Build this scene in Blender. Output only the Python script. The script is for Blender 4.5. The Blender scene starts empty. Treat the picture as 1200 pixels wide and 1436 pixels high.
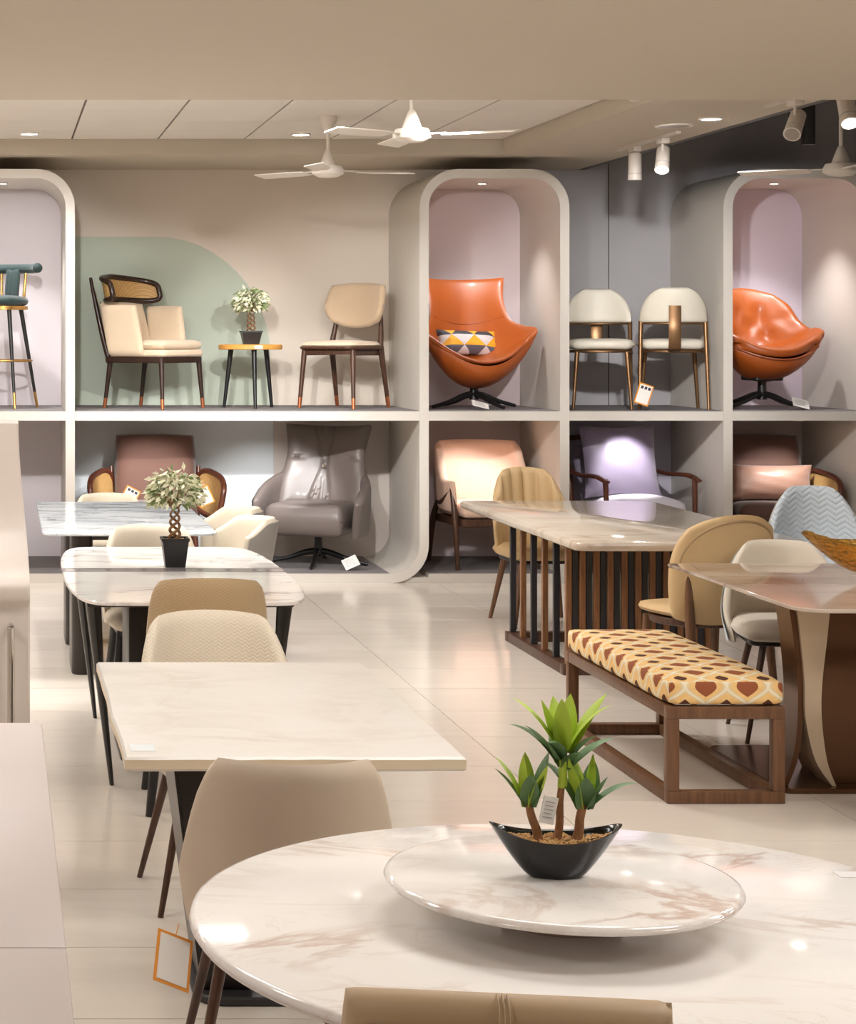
import bpy, bmesh, math, random
from mathutils import Vector, Matrix

random.seed(7)
PI = math.pi
SC = bpy.context.scene
COL = SC.collection

# ------------------------------------------------------------------ camera
cam_data = bpy.data.cameras.new('camera')
cam = bpy.data.objects.new('camera', cam_data)
COL.objects.link(cam)
SC.camera = cam
cam.location = (0, 0, 1.75)
cam.rotation_euler = (PI / 2, 0, 0)
cam_data.sensor_width = 36
cam_data.lens = 2800 * 36 / 1436
cam_data.shift_x = 600 / 1436
cam_data.shift_y = -248 / 1436
cam_data.clip_start = 0.05

# ------------------------------------------------------------------ world, exposure
world = bpy.data.worlds.new('world')
SC.world = world
world.use_nodes = True
world.node_tree.nodes['Background'].inputs[0].default_value = (1.0, 0.93, 0.86, 1)
world.node_tree.nodes['Background'].inputs[1].default_value = 0.05
SC.view_settings.view_transform = 'Standard'
SC.view_settings.look = 'None'
SC.view_settings.exposure = 0.1
SC.view_settings.gamma = 1.0
SC.view_settings.use_curve_mapping = False

WARM = (1.0, 0.992, 0.985)
NEUT = (1.0, 0.992, 0.985)
FILL_PANEL_W = 18.0       # fill panels added to the soffit over the aisle, out of view
DOWN_W = 75.0        # recessed downlights
SPOT_W = 430.0       # track spotlights
PUCK_W = 30.0        # puck lights in the niches


def lamp(name, kind, loc, power, color=WARM, target=None, size=0.1, angle=100, blend=0.6, sy=None):
    d = bpy.data.lights.new(name, kind)
    d.energy = power
    d.color = color
    if kind == 'AREA':
        d.shape = 'RECTANGLE' if sy else 'DISK'
        d.size = size
        if sy:
            d.size_y = sy
    elif kind == 'SPOT':
        d.spot_size = math.radians(angle)
        d.spot_blend = blend
        d.shadow_soft_size = size
    else:
        d.shadow_soft_size = size
    o = bpy.data.objects.new(name, d)
    COL.objects.link(o)
    o.location = loc
    if target:
        o.rotation_euler = (Vector(target) - Vector(loc)).to_track_quat('-Z', 'Y').to_euler()
    return o


FILL_PANELS = [(-1.6, 1.4), (4.0, 1.4), (-1.6, 4.6), (1.2, 4.6), (4.0, 4.6), (6.2, 4.6), (-0.4, 6.1), (2.4, 2.9), (3.8, 6.1), (5.9, 6.1)]
for (x, y) in FILL_PANELS:
    lamp('fill_panel_light', 'AREA', (x, y, 2.822), FILL_PANEL_W, WARM, size=1.1, sy=0.5)
FILL_SQUARES = [(-1.9, 10.0), (-0.7, 10.0), (0.5, 10.0), (1.1, 9.75), (-0.7, 9.4), (-1.9, 9.4)]     # fill panels added to the tile ceiling, hidden behind the soffit
FILL_SQUARE_W = 28.0
for (x, y) in FILL_SQUARES:
    lamp('fill_square_light', 'AREA', (x, y, 3.088), FILL_SQUARE_W, WARM, size=0.5, sy=0.5)


# ------------------------------------------------------------------ materials
def lin(c):
    out = []
    for v in c:
        v /= 255.0
        out.append(v / 12.92 if v <= 0.04045 else ((v + 0.055) / 1.055) ** 2.4)
    return tuple(out) + (1.0,)


MATS = {}


def nodes_of(name):
    m = bpy.data.materials.new(name)
    m.use_nodes = True
    nt = m.node_tree
    b = nt.nodes['Principled BSDF']
    return m, nt, b


def mat(name, col, rough=0.5, metal=0.0, var=0.06, scale=8.0, bump=0.0, bscale=120.0, coat=0.0, sheen=0.0, emit=0.0, spec=0.5):
    """plain surface with a little procedural colour variation and fine relief"""
    if name in MATS:
        return MATS[name]
    m, nt, b = nodes_of(name)
    c = lin(col)
    N = nt.nodes.new
    L = nt.links.new
    tc = N('ShaderNodeTexCoord')
    no = N('ShaderNodeTexNoise')
    no.inputs['Scale'].default_value = scale
    no.inputs['Detail'].default_value = 4
    L(tc.outputs['Object'], no.inputs['Vector'])
    mx = N('ShaderNodeMix')
    mx.data_type = 'RGBA'
    mx.inputs['A'].default_value = tuple(v * (1 - var) for v in c[:3]) + (1,)
    mx.inputs['B'].default_value = tuple(min(1, v * (1 + var)) for v in c[:3]) + (1,)
    L(no.outputs['Fac'], mx.inputs['Factor'])
    L(mx.outputs['Result'], b.inputs['Base Color'])
    b.inputs['Roughness'].default_value = rough
    b.inputs['Metallic'].default_value = metal
    b.inputs['Coat Weight'].default_value = coat
    b.inputs['Coat Roughness'].default_value = 0.1
    b.inputs['Sheen Weight'].default_value = sheen
    b.inputs['Specular IOR Level'].default_value = spec
    if emit:
        b.inputs['Emission Color'].default_value = (1, 0.95, 0.88, 1)
        b.inputs['Emission Strength'].default_value = emit
    if bump:
        n2 = N('ShaderNodeTexNoise')
        n2.inputs['Scale'].default_value = bscale
        n2.inputs['Detail'].default_value = 3
        L(tc.outputs['Object'], n2.inputs['Vector'])
        bp = N('ShaderNodeBump')
        bp.inputs['Strength'].default_value = bump
        bp.inputs['Distance'].default_value = 0.004
        L(n2.outputs['Fac'], bp.inputs['Height'])
        L(bp.outputs['Normal'], b.inputs['Normal'])
    MATS[name] = m
    return m


def wood(name, dark, light, rough=0.35, axis='Z', scale=6.0):
    if name in MATS:
        return MATS[name]
    m, nt, b = nodes_of(name)
    N = nt.nodes.new
    L = nt.links.new
    tc = N('ShaderNodeTexCoord')
    mp = N('ShaderNodeMapping')
    s = [scale * 6, scale * 6, scale * 6]
    s['XYZ'.index(axis)] = scale * 0.5
    mp.inputs['Scale'].default_value = s
    L(tc.outputs['Object'], mp.inputs['Vector'])
    no = N('ShaderNodeTexNoise')
    no.inputs['Scale'].default_value = 1.6
    no.inputs['Detail'].default_value = 6
    no.inputs['Distortion'].default_value = 0.6
    L(mp.outputs['Vector'], no.inputs['Vector'])
    r = N('ShaderNodeValToRGB')
    r.color_ramp.elements[0].position = 0.3
    r.color_ramp.elements[0].color = lin(dark)
    r.color_ramp.elements[1].position = 0.72
    r.color_ramp.elements[1].color = lin(light)
    L(no.outputs['Fac'], r.inputs['Fac'])
    L(r.outputs['Color'], b.inputs['Base Color'])
    b.inputs['Roughness'].default_value = rough
    MATS[name] = m
    return m


def marble(name, base, vein, vein2, scale=2.0, width=0.05, stretch=(1, 1, 1), rough=0.12, cloud=0.35, rot=0.0):
    if name in MATS:
        return MATS[name]
    m, nt, b = nodes_of(name)
    N = nt.nodes.new
    L = nt.links.new
    tc = N('ShaderNodeTexCoord')
    mp = N('ShaderNodeMapping')
    mp.inputs['Scale'].default_value = [scale * v for v in stretch]
    mp.inputs['Rotation'].default_value = (0, 0, rot)
    L(tc.outputs['Object'], mp.inputs['Vector'])

    def vein_mask(sc, w, dist):
        no = N('ShaderNodeTexNoise')
        no.inputs['Scale'].default_value = sc
        no.inputs['Detail'].default_value = 7
        no.inputs['Roughness'].default_value = 0.58
        no.inputs['Distortion'].default_value = dist
        L(mp.outputs['Vector'], no.inputs['Vector'])
        a = N('ShaderNodeMath'); a.operation = 'SUBTRACT'; a.inputs[1].default_value = 0.5
        L(no.outputs['Fac'], a.inputs[0])
        ab = N('ShaderNodeMath'); ab.operation = 'ABSOLUTE'
        L(a.outputs[0], ab.inputs[0])
        mr = N('ShaderNodeMapRange')
        mr.inputs['From Min'].default_value = 0.0
        mr.inputs['From Max'].default_value = w
        mr.inputs['To Min'].default_value = 1.0
        mr.inputs['To Max'].default_value = 0.0
        L(ab.outputs[0], mr.inputs['Value'])
        return mr.outputs['Result']
    v1 = vein_mask(1.0, width, 0.9)
    v2 = vein_mask(2.3, width * 0.5, 1.4)
    patch = N('ShaderNodeTexNoise')
    patch.inputs['Scale'].default_value = 0.9
    patch.inputs['Detail'].default_value = 3
    L(mp.outputs['Vector'], patch.inputs['Vector'])
    pr = N('ShaderNodeMapRange')
    pr.inputs['From Min'].default_value = 0.42
    pr.inputs['From Max'].default_value = 0.66
    L(patch.outputs['Fac'], pr.inputs['Value'])
    mul = N('ShaderNodeMath'); mul.operation = 'MULTIPLY'
    L(v1, mul.inputs[0]); L(pr.outputs['Result'], mul.inputs[1])
    mul2 = N('ShaderNodeMath'); mul2.operation = 'MULTIPLY'
    L(v2, mul2.inputs[0]); L(pr.outputs['Result'], mul2.inputs[1])
    cl = N('ShaderNodeMath'); cl.operation = 'MULTIPLY'; cl.inputs[1].default_value = cloud
    L(pr.outputs['Result'], cl.inputs[0])

    def mix(a, bcol, fac):
        mx = N('ShaderNodeMix'); mx.data_type = 'RGBA'
        if isinstance(a, tuple):
            mx.inputs['A'].default_value = a
        else:
            L(a, mx.inputs['A'])
        mx.inputs['B'].default_value = bcol
        L(fac, mx.inputs['Factor'])
        return mx.outputs['Result']
    c = mix(lin(base), lin(vein2), cl.outputs[0])
    c = mix(c, lin(vein2), mul2.outputs[0])
    c = mix(c, lin(vein), mul.outputs[0])
    L(c, b.inputs['Base Color'])
    b.inputs['Roughness'].default_value = rough
    MATS[name] = m
    return m


def tile_mat(name, base, alt, rough):
    m, nt, b = nodes_of(name)
    N = nt.nodes.new
    L = nt.links.new
    tc = N('ShaderNodeTexCoord')
    oi = N('ShaderNodeObjectInfo')
    mp = N('ShaderNodeMapping')
    mp.inputs['Scale'].default_value = (1.2, 7.0, 1.0)
    ad = N('ShaderNodeVectorMath'); ad.operation = 'ADD'
    L(tc.outputs['Object'], ad.inputs[0])
    sc = N('ShaderNodeVectorMath'); sc.operation = 'SCALE'; sc.inputs['Scale'].default_value = 3.7
    L(oi.outputs['Location'], sc.inputs[0])
    L(sc.outputs[0], ad.inputs[1])
    L(ad.outputs[0], mp.inputs['Vector'])
    no = N('ShaderNodeTexNoise')
    no.inputs['Scale'].default_value = 1.4
    no.inputs['Detail'].default_value = 6
    no.inputs['Distortion'].default_value = 0.5
    L(mp.outputs['Vector'], no.inputs['Vector'])
    mx = N('ShaderNodeMix'); mx.data_type = 'RGBA'
    mx.inputs['A'].default_value = lin(base)
    mx.inputs['B'].default_value = lin(alt)
    L(no.outputs['Fac'], mx.inputs['Factor'])
    hs = N('ShaderNodeHueSaturation')
    mr = N('ShaderNodeMapRange')
    mr.inputs['To Min'].default_value = 0.96
    mr.inputs['To Max'].default_value = 1.04
    L(oi.outputs['Random'], mr.inputs['Value'])
    L(mr.outputs['Result'], hs.inputs['Value'])
    L(mx.outputs['Result'], hs.inputs['Color'])
    L(hs.outputs['Color'], b.inputs['Base Color'])
    b.inputs['Roughness'].default_value = rough
    MATS[name] = m
    return m


def cane_mat(name, col, hole):
    m, nt, b = nodes_of(name)
    N = nt.nodes.new
    L = nt.links.new
    tc = N('ShaderNodeTexCoord')
    mp = N('ShaderNodeMapping')
    mp.inputs['Scale'].default_value = (90, 90, 90)
    L(tc.outputs['Object'], mp.inputs['Vector'])
    ck = N('ShaderNodeTexChecker')
    ck.inputs['Scale'].default_value = 1.0
    ck.inputs['Color1'].default_value = lin(col)
    ck.inputs['Color2'].default_value = lin(hole)
    L(mp.outputs['Vector'], ck.inputs['Vector'])
    L(ck.outputs['Color'], b.inputs['Base Color'])
    bp = N('ShaderNodeBump'); bp.inputs['Strength'].default_value = 0.4
    L(ck.outputs['Fac'], bp.inputs['Height'])
    L(bp.outputs['Normal'], b.inputs['Normal'])
    b.inputs['Roughness'].default_value = 0.55
    MATS[name] = m
    return m


def zig_mat(name, col, sx, sz, amp, strength, rough=0.75, dark=0.88, sheen=0.2):
    """fabric with stitched zigzag lines: height = wave of (z*sz + amp*|triangle(x*sx)|)"""
    m, nt, b = nodes_of(name)
    N = nt.nodes.new
    L = nt.links.new
    tc = N('ShaderNodeTexCoord')
    se = N('ShaderNodeSeparateXYZ')
    L(tc.outputs['Object'], se.inputs[0])

    def M(op, a, b_=None, c_=None):
        n = N('ShaderNodeMath'); n.operation = op
        for i, v in enumerate((a, b_, c_)):
            if v is None:
                continue
            if isinstance(v, (int, float)):
                n.inputs[i].default_value = v
            else:
                L(v, n.inputs[i])
        return n.outputs[0]
    tri = M('PINGPONG', M('MULTIPLY', se.outputs['X'], sx), 1.0)
    ph = M('ADD', M('MULTIPLY', se.outputs['Z'], sz), M('MULTIPLY', tri, amp))
    w = M('ABSOLUTE', M('SINE', M('MULTIPLY', ph, PI)))
    mx = N('ShaderNodeMix'); mx.data_type = 'RGBA'
    c = lin(col)
    mx.inputs['A'].default_value = tuple(v * dark for v in c[:3]) + (1,)
    mx.inputs['B'].default_value = c
    p = M('POWER', w, 0.45)
    L(p, mx.inputs['Factor'])
    L(mx.outputs['Result'], b.inputs['Base Color'])
    bp = N('ShaderNodeBump')
    bp.inputs['Strength'].default_value = strength
    bp.inputs['Distance'].default_value = 0.01
    L(p, bp.inputs['Height'])
    L(bp.outputs['Normal'], b.inputs['Normal'])
    b.inputs['Roughness'].default_value = rough
    b.inputs['Sheen Weight'].default_value = sheen
    MATS[name] = m
    return m


def bench_mat(name):
    """woven scale pattern: cream arcs, ochre fill, brown and dark diamonds"""
    m, nt, b = nodes_of(name)
    N = nt.nodes.new
    L = nt.links.new
    uv = N('ShaderNodeUVMap'); uv.uv_map = 'cloth'
    se = N('ShaderNodeSeparateXYZ')
    L(uv.outputs[0], se.inputs[0])

    def M(op, a, b_=None, c_=None):
        n = N('ShaderNodeMath'); n.operation = op
        for i, v in enumerate((a, b_, c_)):
            if v is None:
                continue
            if isinstance(v, (int, float)):
                n.inputs[i].default_value = v
            else:
                L(v, n.inputs[i])
        return n.outputs[0]
    px, py = 0.155, 0.155
    u = M('DIVIDE', se.outputs['X'], px)
    v = M('DIVIDE', se.outputs['Y'], py)
    # rounded lattice
    fu = M('PINGPONG', u, 0.5)            # 0..0.5
    fv = M('PINGPONG', v, 0.5)
    fvs = M('MULTIPLY', M('SUBTRACT', 1.0, M('COSINE', M('MULTIPLY', fv, 2 * PI))), 0.25)
    d1 = M('ADD', fu, fvs)                 # diamond around lattice points: 0 at corners, 1 in the centres
    lattice = M('ABSOLUTE', M('SUBTRACT', d1, 0.5))          # 0 on the diagonal bands
    band = M('LESS_THAN', lattice, 0.045)
    band_o = M('LESS_THAN', lattice, 0.11)
    du = M('MINIMUM', d1, M('SUBTRACT', 1.0, d1))
    dark = M('LESS_THAN', d1, 0.155)
    brown = M('GREATER_THAN', d1, 0.74)
    no = N('ShaderNodeTexNoise'); no.inputs['Scale'].default_value = 60
    tc = N('ShaderNodeTexCoord')
    L(tc.outputs['Object'], no.inputs['Vector'])

    def mix(a, bc, f):
        mx = N('ShaderNodeMix'); mx.data_type = 'RGBA'
        if isinstance(a, tuple):
            mx.inputs['A'].default_value = a
        else:
            L(a, mx.inputs['A'])
        mx.inputs['B'].default_value = bc
        L(f, mx.inputs['Factor'])
        return mx.outputs['Result']
    c = mix(lin((226, 176, 104)), lin((240, 204, 142)), no.outputs['Fac'])
    c = mix(c, lin((146, 80, 46)), brown)
    c = mix(c, lin((84, 46, 30)), dark)
    c = mix(c, lin((222, 196, 150)), band_o)
    c = mix(c, lin((232, 220, 194)), band)
    L(c, b.inputs['Base Color'])
    b.inputs['Roughness'].default_value = 0.85
    MATS[name] = m
    return m


def cushion_mat(name):
    """geometric triangles in grey, pale grey, charcoal and mustard"""
    m, nt, b = nodes_of(name)
    N = nt.nodes.new
    L = nt.links.new
    tc = N('ShaderNodeTexCoord')
    se = N('ShaderNodeSeparateXYZ')
    L(tc.outputs['Object'], se.inputs[0])

    def M(op, a, b_=None):
        n = N('ShaderNodeMath'); n.operation = op
        for i, v in enumerate((a, b_)):
            if v is None:
                continue
            if isinstance(v, (int, float)):
                n.inputs[i].default_value = v
            else:
                L(v, n.inputs[i])
        return n.outputs[0]
    u = M('ADD', M('DIVIDE', se.outputs['X'], 0.17), 10.3)
    v = M('ADD', M('DIVIDE', se.outputs['Z'], 0.085), 10.5)
    a = M('FLOOR', M('ADD', u, M('MULTIPLY', v, 0.5)))
    bb = M('FLOOR', M('SUBTRACT', u, M('MULTIPLY', v, 0.5)))
    r = M('FLOOR', v)
    key = M('MODULO', M('ADD', M('ADD', M('MULTIPLY', a, 3.0), M('MULTIPLY', bb, 5.0)), M('MULTIPLY', r, 2.0)), 4.0)
    cr = N('ShaderNodeValToRGB')
    cr.color_ramp.interpolation = 'CONSTANT'
    cols = [(92, 90, 102), (206, 200, 200), (232, 168, 40), (58, 54, 60)]
    cr.color_ramp.elements[0].position = 0.0
    cr.color_ramp.elements[0].color = lin(cols[0])
    cr.color_ramp.elements[1].position = 0.2
    cr.color_ramp.elements[1].color = lin(cols[1])
    for p, c in ((0.45, cols[2]), (0.7, cols[3])):
        e = cr.color_ramp.elements.new(p); e.color = lin(c)
    L(M('DIVIDE', key, 4.0), cr.inputs['Fac'])
    L(cr.outputs['Color'], b.inputs['Base Color'])
    b.inputs['Roughness'].default_value = 0.6
    MATS[name] = m
    return m


def glass_mat(name, col, rough):
    m, nt, b = nodes_of(name)
    b.inputs['Base Color'].default_value = lin(col)
    b.inputs['Roughness'].default_value = rough
    b.inputs['Transmission Weight'].default_value = 0.9
    b.inputs['IOR'].default_value = 1.45
    tc = nt.nodes.new('ShaderNodeTexCoord')
    vo = nt.nodes.new('ShaderNodeTexVoronoi'); vo.inputs['Scale'].default_value = 45
    nt.links.new(tc.outputs['Object'], vo.inputs['Vector'])
    bp = nt.nodes.new('ShaderNodeBump'); bp.inputs['Strength'].default_value = 0.6; bp.inputs['Distance'].default_value = 0.01
    nt.links.new(vo.outputs['Distance'], bp.inputs['Height'])
    nt.links.new(bp.outputs['Normal'], b.inputs['Normal'])
    MATS[name] = m
    return m


# room
M_WALL = mat('wall_beige', (218, 206, 192), 0.8, var=0.02)
M_WALLG = mat('wall_grey', (176, 172, 174), 0.8, var=0.02)
M_DARK = mat('charcoal_paint', (100, 97, 100), 0.85, var=0.05)
M_CEIL = mat('ceiling_paint', (192, 181, 165), 0.85, var=0.02)
M_CTILE = mat('ceiling_tile', (220, 213, 204), 0.85, var=0.03, scale=30, bump=0.1)
M_GAP = mat('ceiling_gap', (120, 110, 102), 0.8)
M_SHELF = mat('shelf_white', (212, 205, 196), 0.5, var=0.015)
M_GREEN = mat('paint_sage', (186, 194, 178), 0.8, var=0.02)
M_PINK = mat('panel_pink', (222, 206, 207), 0.75, var=0.02)
M_LILAC = mat('panel_lilac', (222, 208, 220), 0.75, var=0.02)
M_PALE = mat('panel_pale_lilac', (220, 212, 216), 0.75, var=0.02)
M_GREYBLUE = mat('panel_grey_blue', (214, 219, 222), 0.75, var=0.02)
M_TAUPE = mat('panel_taupe', (204, 193, 184), 0.75, var=0.02)
M_GREYLIL = mat('panel_grey_lilac', (192, 187, 202), 0.75, var=0.02)
M_CARPET = mat('carpet_grey', (128, 122, 122), 0.95, var=0.25, scale=60, bump=0.5, bscale=300)
M_GROUT = mat('grout', (176, 164, 150), 0.7)
M_TILE = tile_mat('floor_tile', (229, 219, 207), (218, 206, 192), 0.16)
M_FLOORREST = mat('floor_plain', (220, 207, 190), 0.3)
# things
M_WHITE = mat('white_lacquer', (208, 195, 190), 0.35, var=0.02)
M_WHITEF = mat('fan_white', (222, 214, 204), 0.45, var=0.02)
M_LENS = mat('lamp_lens', (255, 250, 240), 0.4, emit=14.0)
M_FILLLENS = mat('fill_panel_lens', (255, 250, 240), 0.4, emit=4.0)  # glowing face of the added fill panels
M_LENSOFF = mat('lamp_lens_off', (150, 140, 130), 0.4)
M_TRIM = mat('lamp_trim', (225, 218, 208), 0.4)
M_TRACK = mat('track_white', (206, 196, 186), 0.45)
M_BLACK = mat('black_metal', (22, 21, 22), 0.4, var=0.1)
M_BLACKW = mat('black_wood', (26, 23, 22), 0.4, var=0.1)
M_GOLD = mat('brushed_gold', (196, 152, 88), 0.28, metal=1.0)
M_COPPER = mat('copper_tip', (212, 132, 92), 0.3, metal=0.9)
M_BRASS = mat('antique_brass', (132, 100, 70), 0.38, metal=0.8)
M_CHROME = mat('chrome', (210, 206, 202), 0.12, metal=1.0)
M_WALNUT = wood('walnut', (58, 36, 26), (92, 60, 42), 0.35)
M_WENGE = wood('dark_walnut', (36, 22, 17), (60, 38, 28), 0.3)
M_BROWNW = wood('brown_wood', (88, 58, 36), (120, 82, 54), 0.4)
M_REDW = wood('red_brown_wood', (74, 38, 26), (112, 62, 42), 0.3)
M_AMBER = wood('amber_wood', (206, 142, 62), (224, 164, 82), 0.35, axis='X')
M_CREAM = mat('cream_fabric', (222, 200, 172), 0.8, bump=0.15, sheen=0.2)
M_BEIGE = mat('beige_velvet', (198, 172, 142), 0.7, bump=0.1, sheen=0.5)
M_TAN = mat('tan_leather', (204, 172, 126), 0.5, bump=0.1)
M_TANDK = mat('tan_leather_trim', (176, 148, 108), 0.5)
M_IVORY = mat('ivory_leather', (226, 218, 202), 0.5, bump=0.05)
M_ORANGE = mat('orange_leather', (166, 80, 22), 0.42, bump=0.12, bscale=260, coat=0.15)
M_ORANGEDK = mat('orange_leather_piping', (150, 70, 24), 0.4)
M_TAUPEL = mat('taupe_leather', (104, 94, 90), 0.42, bump=0.12, bscale=220, coat=0.1)
M_BROWNF = mat('brown_fabric', (94, 62, 50), 0.75, bump=0.15, sheen=0.4)
M_BROWNC = mat('bronze_satin', (150, 112, 94), 0.42, sheen=0.4)
M_PINKF = mat('blush_fabric', (232, 196, 174), 0.8, bump=0.15, sheen=0.2)
M_PURPLE = mat('mauve_satin', (132, 120, 142), 0.4, sheen=0.4)
M_PALEPUR = mat('pale_lilac_fabric', (214, 208, 216), 0.7)
M_TEAL = mat('dark_green_velvet', (24, 46, 45), 0.75, sheen=0.25, var=0.2)
M_CANE = cane_mat('woven_cane', (206, 168, 108), (176, 132, 78))
M_GREYBG = mat('greige_leather', (196, 178, 158), 0.55, bump=0.06)
M_WEAVE = zig_mat('weave_cream', (220, 206, 185), 100, 85, 0.9, 0.22, dark=0.87)
M_WEAVET = zig_mat('weave_tan', (184, 156, 117), 100, 85, 0.9, 0.22, dark=0.85)
M_CREAMC = mat('cream_leatherette', (208, 196, 176), 0.55)
M_GREYC = mat('grey_leatherette', (150, 146, 142), 0.55)
M_BLUEZ = zig_mat('blue_zigzag', (202, 210, 216), 24, 32, 1.0, 0.5, dark=0.87)
M_BLUEV = mat('pale_blue_velvet', (192, 202, 210), 0.7, sheen=0.5)
M_CREAMV = mat('cream_velvet', (216, 204, 186), 0.7, sheen=0.5)
M_FGTAN = mat('foreground_tan', (188, 160, 126), 0.5, bump=0.05)
M_FGTAN2 = mat('foreground_tan_panel', (196, 174, 148), 0.6)
M_STONE = marble('ivory_stone', (222, 216, 209), (212, 203, 192), (219, 212, 203), scale=3, width=0.1, rough=0.22, cloud=0.3)
M_STONEE = mat('ivory_stone_edge', (232, 216, 190), 0.4)
M_ROUND = marble('rose_marble', (243, 238, 233), (208, 184, 170), (232, 221, 213), scale=2.0, width=0.032, stretch=(0.8, 1.5, 1), rough=0.07, cloud=0.14)
M_GREYM = marble('grey_vein_marble', (236, 230, 225), (120, 108, 108), (214, 206, 202), scale=1.7, width=0.035, stretch=(0.8, 2.2, 1), rough=0.08, cloud=0.25)
M_BLUEM = marble('blue_grey_marble', (218, 222, 224), (60, 68, 84), (150, 160, 174), scale=2.6, width=0.05, stretch=(1.0, 1.8, 1), rough=0.08, cloud=0.4)
M_BEIGEM = marble('beige_marble', (202, 189, 174), (168, 147, 127), (192, 176, 157), scale=1.5, width=0.05, stretch=(0.6, 2.0, 1), rough=0.08, cloud=0.4, rot=0.4)
M_BANDM = marble('grey_band_marble', (148, 138, 138), (84, 75, 78), (120, 110, 112), scale=3, width=0.06, stretch=(0.4, 3, 1), rough=0.1)
M_BROWNM = marble('brown_vein_marble', (196, 180, 166), (132, 104, 84), (166, 144, 126), scale=1.5, width=0.09, stretch=(0.4, 2.0, 1), rough=0.06, cloud=0.7)
M_BRONZE = mat('bronze_gloss', (96, 64, 40), 0.22, metal=0.55)
M_CHAMP = mat('champagne_metal', (206, 186, 160), 0.35, metal=0.35)
M_DKBROWN = mat('dark_brown_lacquer', (32, 24, 21), 0.3)
M_SLATBR = wood('slat_brown', (112, 74, 46), (152, 106, 70), 0.35)
M_SLATDK = mat('slat_charcoal', (48, 46, 48), 0.4)
M_TAUPEM = mat('taupe_metal', (176, 156, 144), 0.4, metal=0.3)
M_POT = mat('black_ceramic', (26, 25, 26), 0.15)
M_POTM = mat('black_pot_matt', (24, 23, 23), 0.4)
M_PEBBLE = mat('tan_pebbles', (190, 146, 90), 0.8, var=0.4, scale=120)
M_TRUNK = mat('trunk_bark', (136, 100, 66), 0.85, var=0.35, scale=40, bump=0.5)
M_TRUNK2 = mat('fibre_bark', (160, 114, 78), 0.9, var=0.45, scale=60, bump=0.8)
M_LEAFG = mat('leaf_dark_green', (98, 130, 84), 0.5, var=0.25, scale=14)
M_LEAFL = mat('leaf_lime', (188, 212, 76), 0.5, var=0.18, scale=14)
M_LEAFV1 = mat('leaf_variegated_cream', (236, 234, 204), 0.6, var=0.15)
M_LEAFV2 = mat('leaf_variegated_green', (126, 142, 92), 0.6, var=0.3)
M_PAPER = mat('white_card', (238, 234, 228), 0.7)
M_ORCARD = mat('orange_card', (232, 150, 48), 0.6)
M_TXT = mat('dark_print', (70, 60, 70), 0.7)
M_GREYTXT = mat('grey_print', (168, 164, 162), 0.7)
M_AMBERG = glass_mat('amber_glass', (246, 196, 92), 0.06)
M_CUSH = cushion_mat('triangle_print')
M_BENCH = bench_mat('scale_weave')
M_BLUEART = mat('blue_art', (70, 130, 190), 0.5, var=0.5, scale=6)


# ------------------------------------------------------------------ mesh helpers
def finish(name, bm, m, parent=None, smooth=True, angle=42):
    bmesh.ops.recalc_face_normals(bm, faces=bm.faces)
    me = bpy.data.meshes.new(name)
    bm.to_mesh(me)
    bm.free()
    if smooth:
        me.polygons.foreach_set('use_smooth', [True] * len(me.polygons))
        me.set_sharp_from_angle(angle=math.radians(angle))
    if isinstance(m, (list, tuple)):
        for q in m:
            me.materials.append(q)
    else:
        me.materials.append(m)
    o = bpy.data.objects.new(name, me)
    COL.objects.link(o)
    if parent:
        o.parent = parent
    return o


def thing(name, label, cat, loc, rz=0.0, group=None):
    o = bpy.data.objects.new(name, None)
    o.empty_display_size = 0.1
    COL.objects.link(o)
    o.location = loc
    o.rotation_euler = (0, 0, math.radians(rz))
    o['label'] = label
    o['category'] = cat
    if group:
        o['group'] = group
    return o


def tag(o, label, cat, group=None):
    o['label'] = label
    o['category'] = cat
    if group:
        o['group'] = group
    return o


def structure(o):
    o['kind'] = 'structure'
    return o


def copy_tree(o, parent=None, loc=None, rz=None, label=None, group=None):
    c = o.copy()
    COL.objects.link(c)
    c.parent = parent
    if loc is not None:
        c.location = loc
    if rz is not None:
        c.rotation_euler = (0, 0, math.radians(rz))
    if label:
        c['label'] = label
    if group:
        c['group'] = group
    for ch in list(o.children):
        copy_tree(ch, c)
    return c


def rbox(bm, c, s, r=0.0, rot=None, seg=2):
    mtx = Matrix.Translation(c)
    if rot is not None:
        mtx = mtx @ rot
    t = bmesh.new()
    bmesh.ops.create_cube(t, size=1.0)
    for v in t.verts:
        v.co = Vector((v.co.x * s[0], v.co.y * s[1], v.co.z * s[2]))
    if r > 0:
        bmesh.ops.bevel(t, geom=list(t.edges), offset=min(r, min(s) * 0.49), segments=seg, profile=0.5, affect='EDGES')
    merge(bm, t, mtx)


def merge(bm, t, mtx=None):
    vm = {}
    for v in t.verts:
        vm[v] = bm.verts.new(mtx @ v.co if mtx else v.co)
    for f in t.faces:
        try:
            bm.faces.new([vm[v] for v in f.verts])
        except ValueError:
            pass
    t.free()


def box(name, c, s, m, parent=None, r=0.0, rot=None, seg=2):
    bm = bmesh.new()
    rbox(bm, c, s, r, rot, seg)
    return finish(name, bm, m, parent)


def span(name, x0, x1, y0, y1, z0, z1, m, parent=None, r=0.0):
    return box(name, ((x0 + x1) / 2, (y0 + y1) / 2, (z0 + z1) / 2), (x1 - x0, y1 - y0, z1 - z0), m, parent, r)


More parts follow.
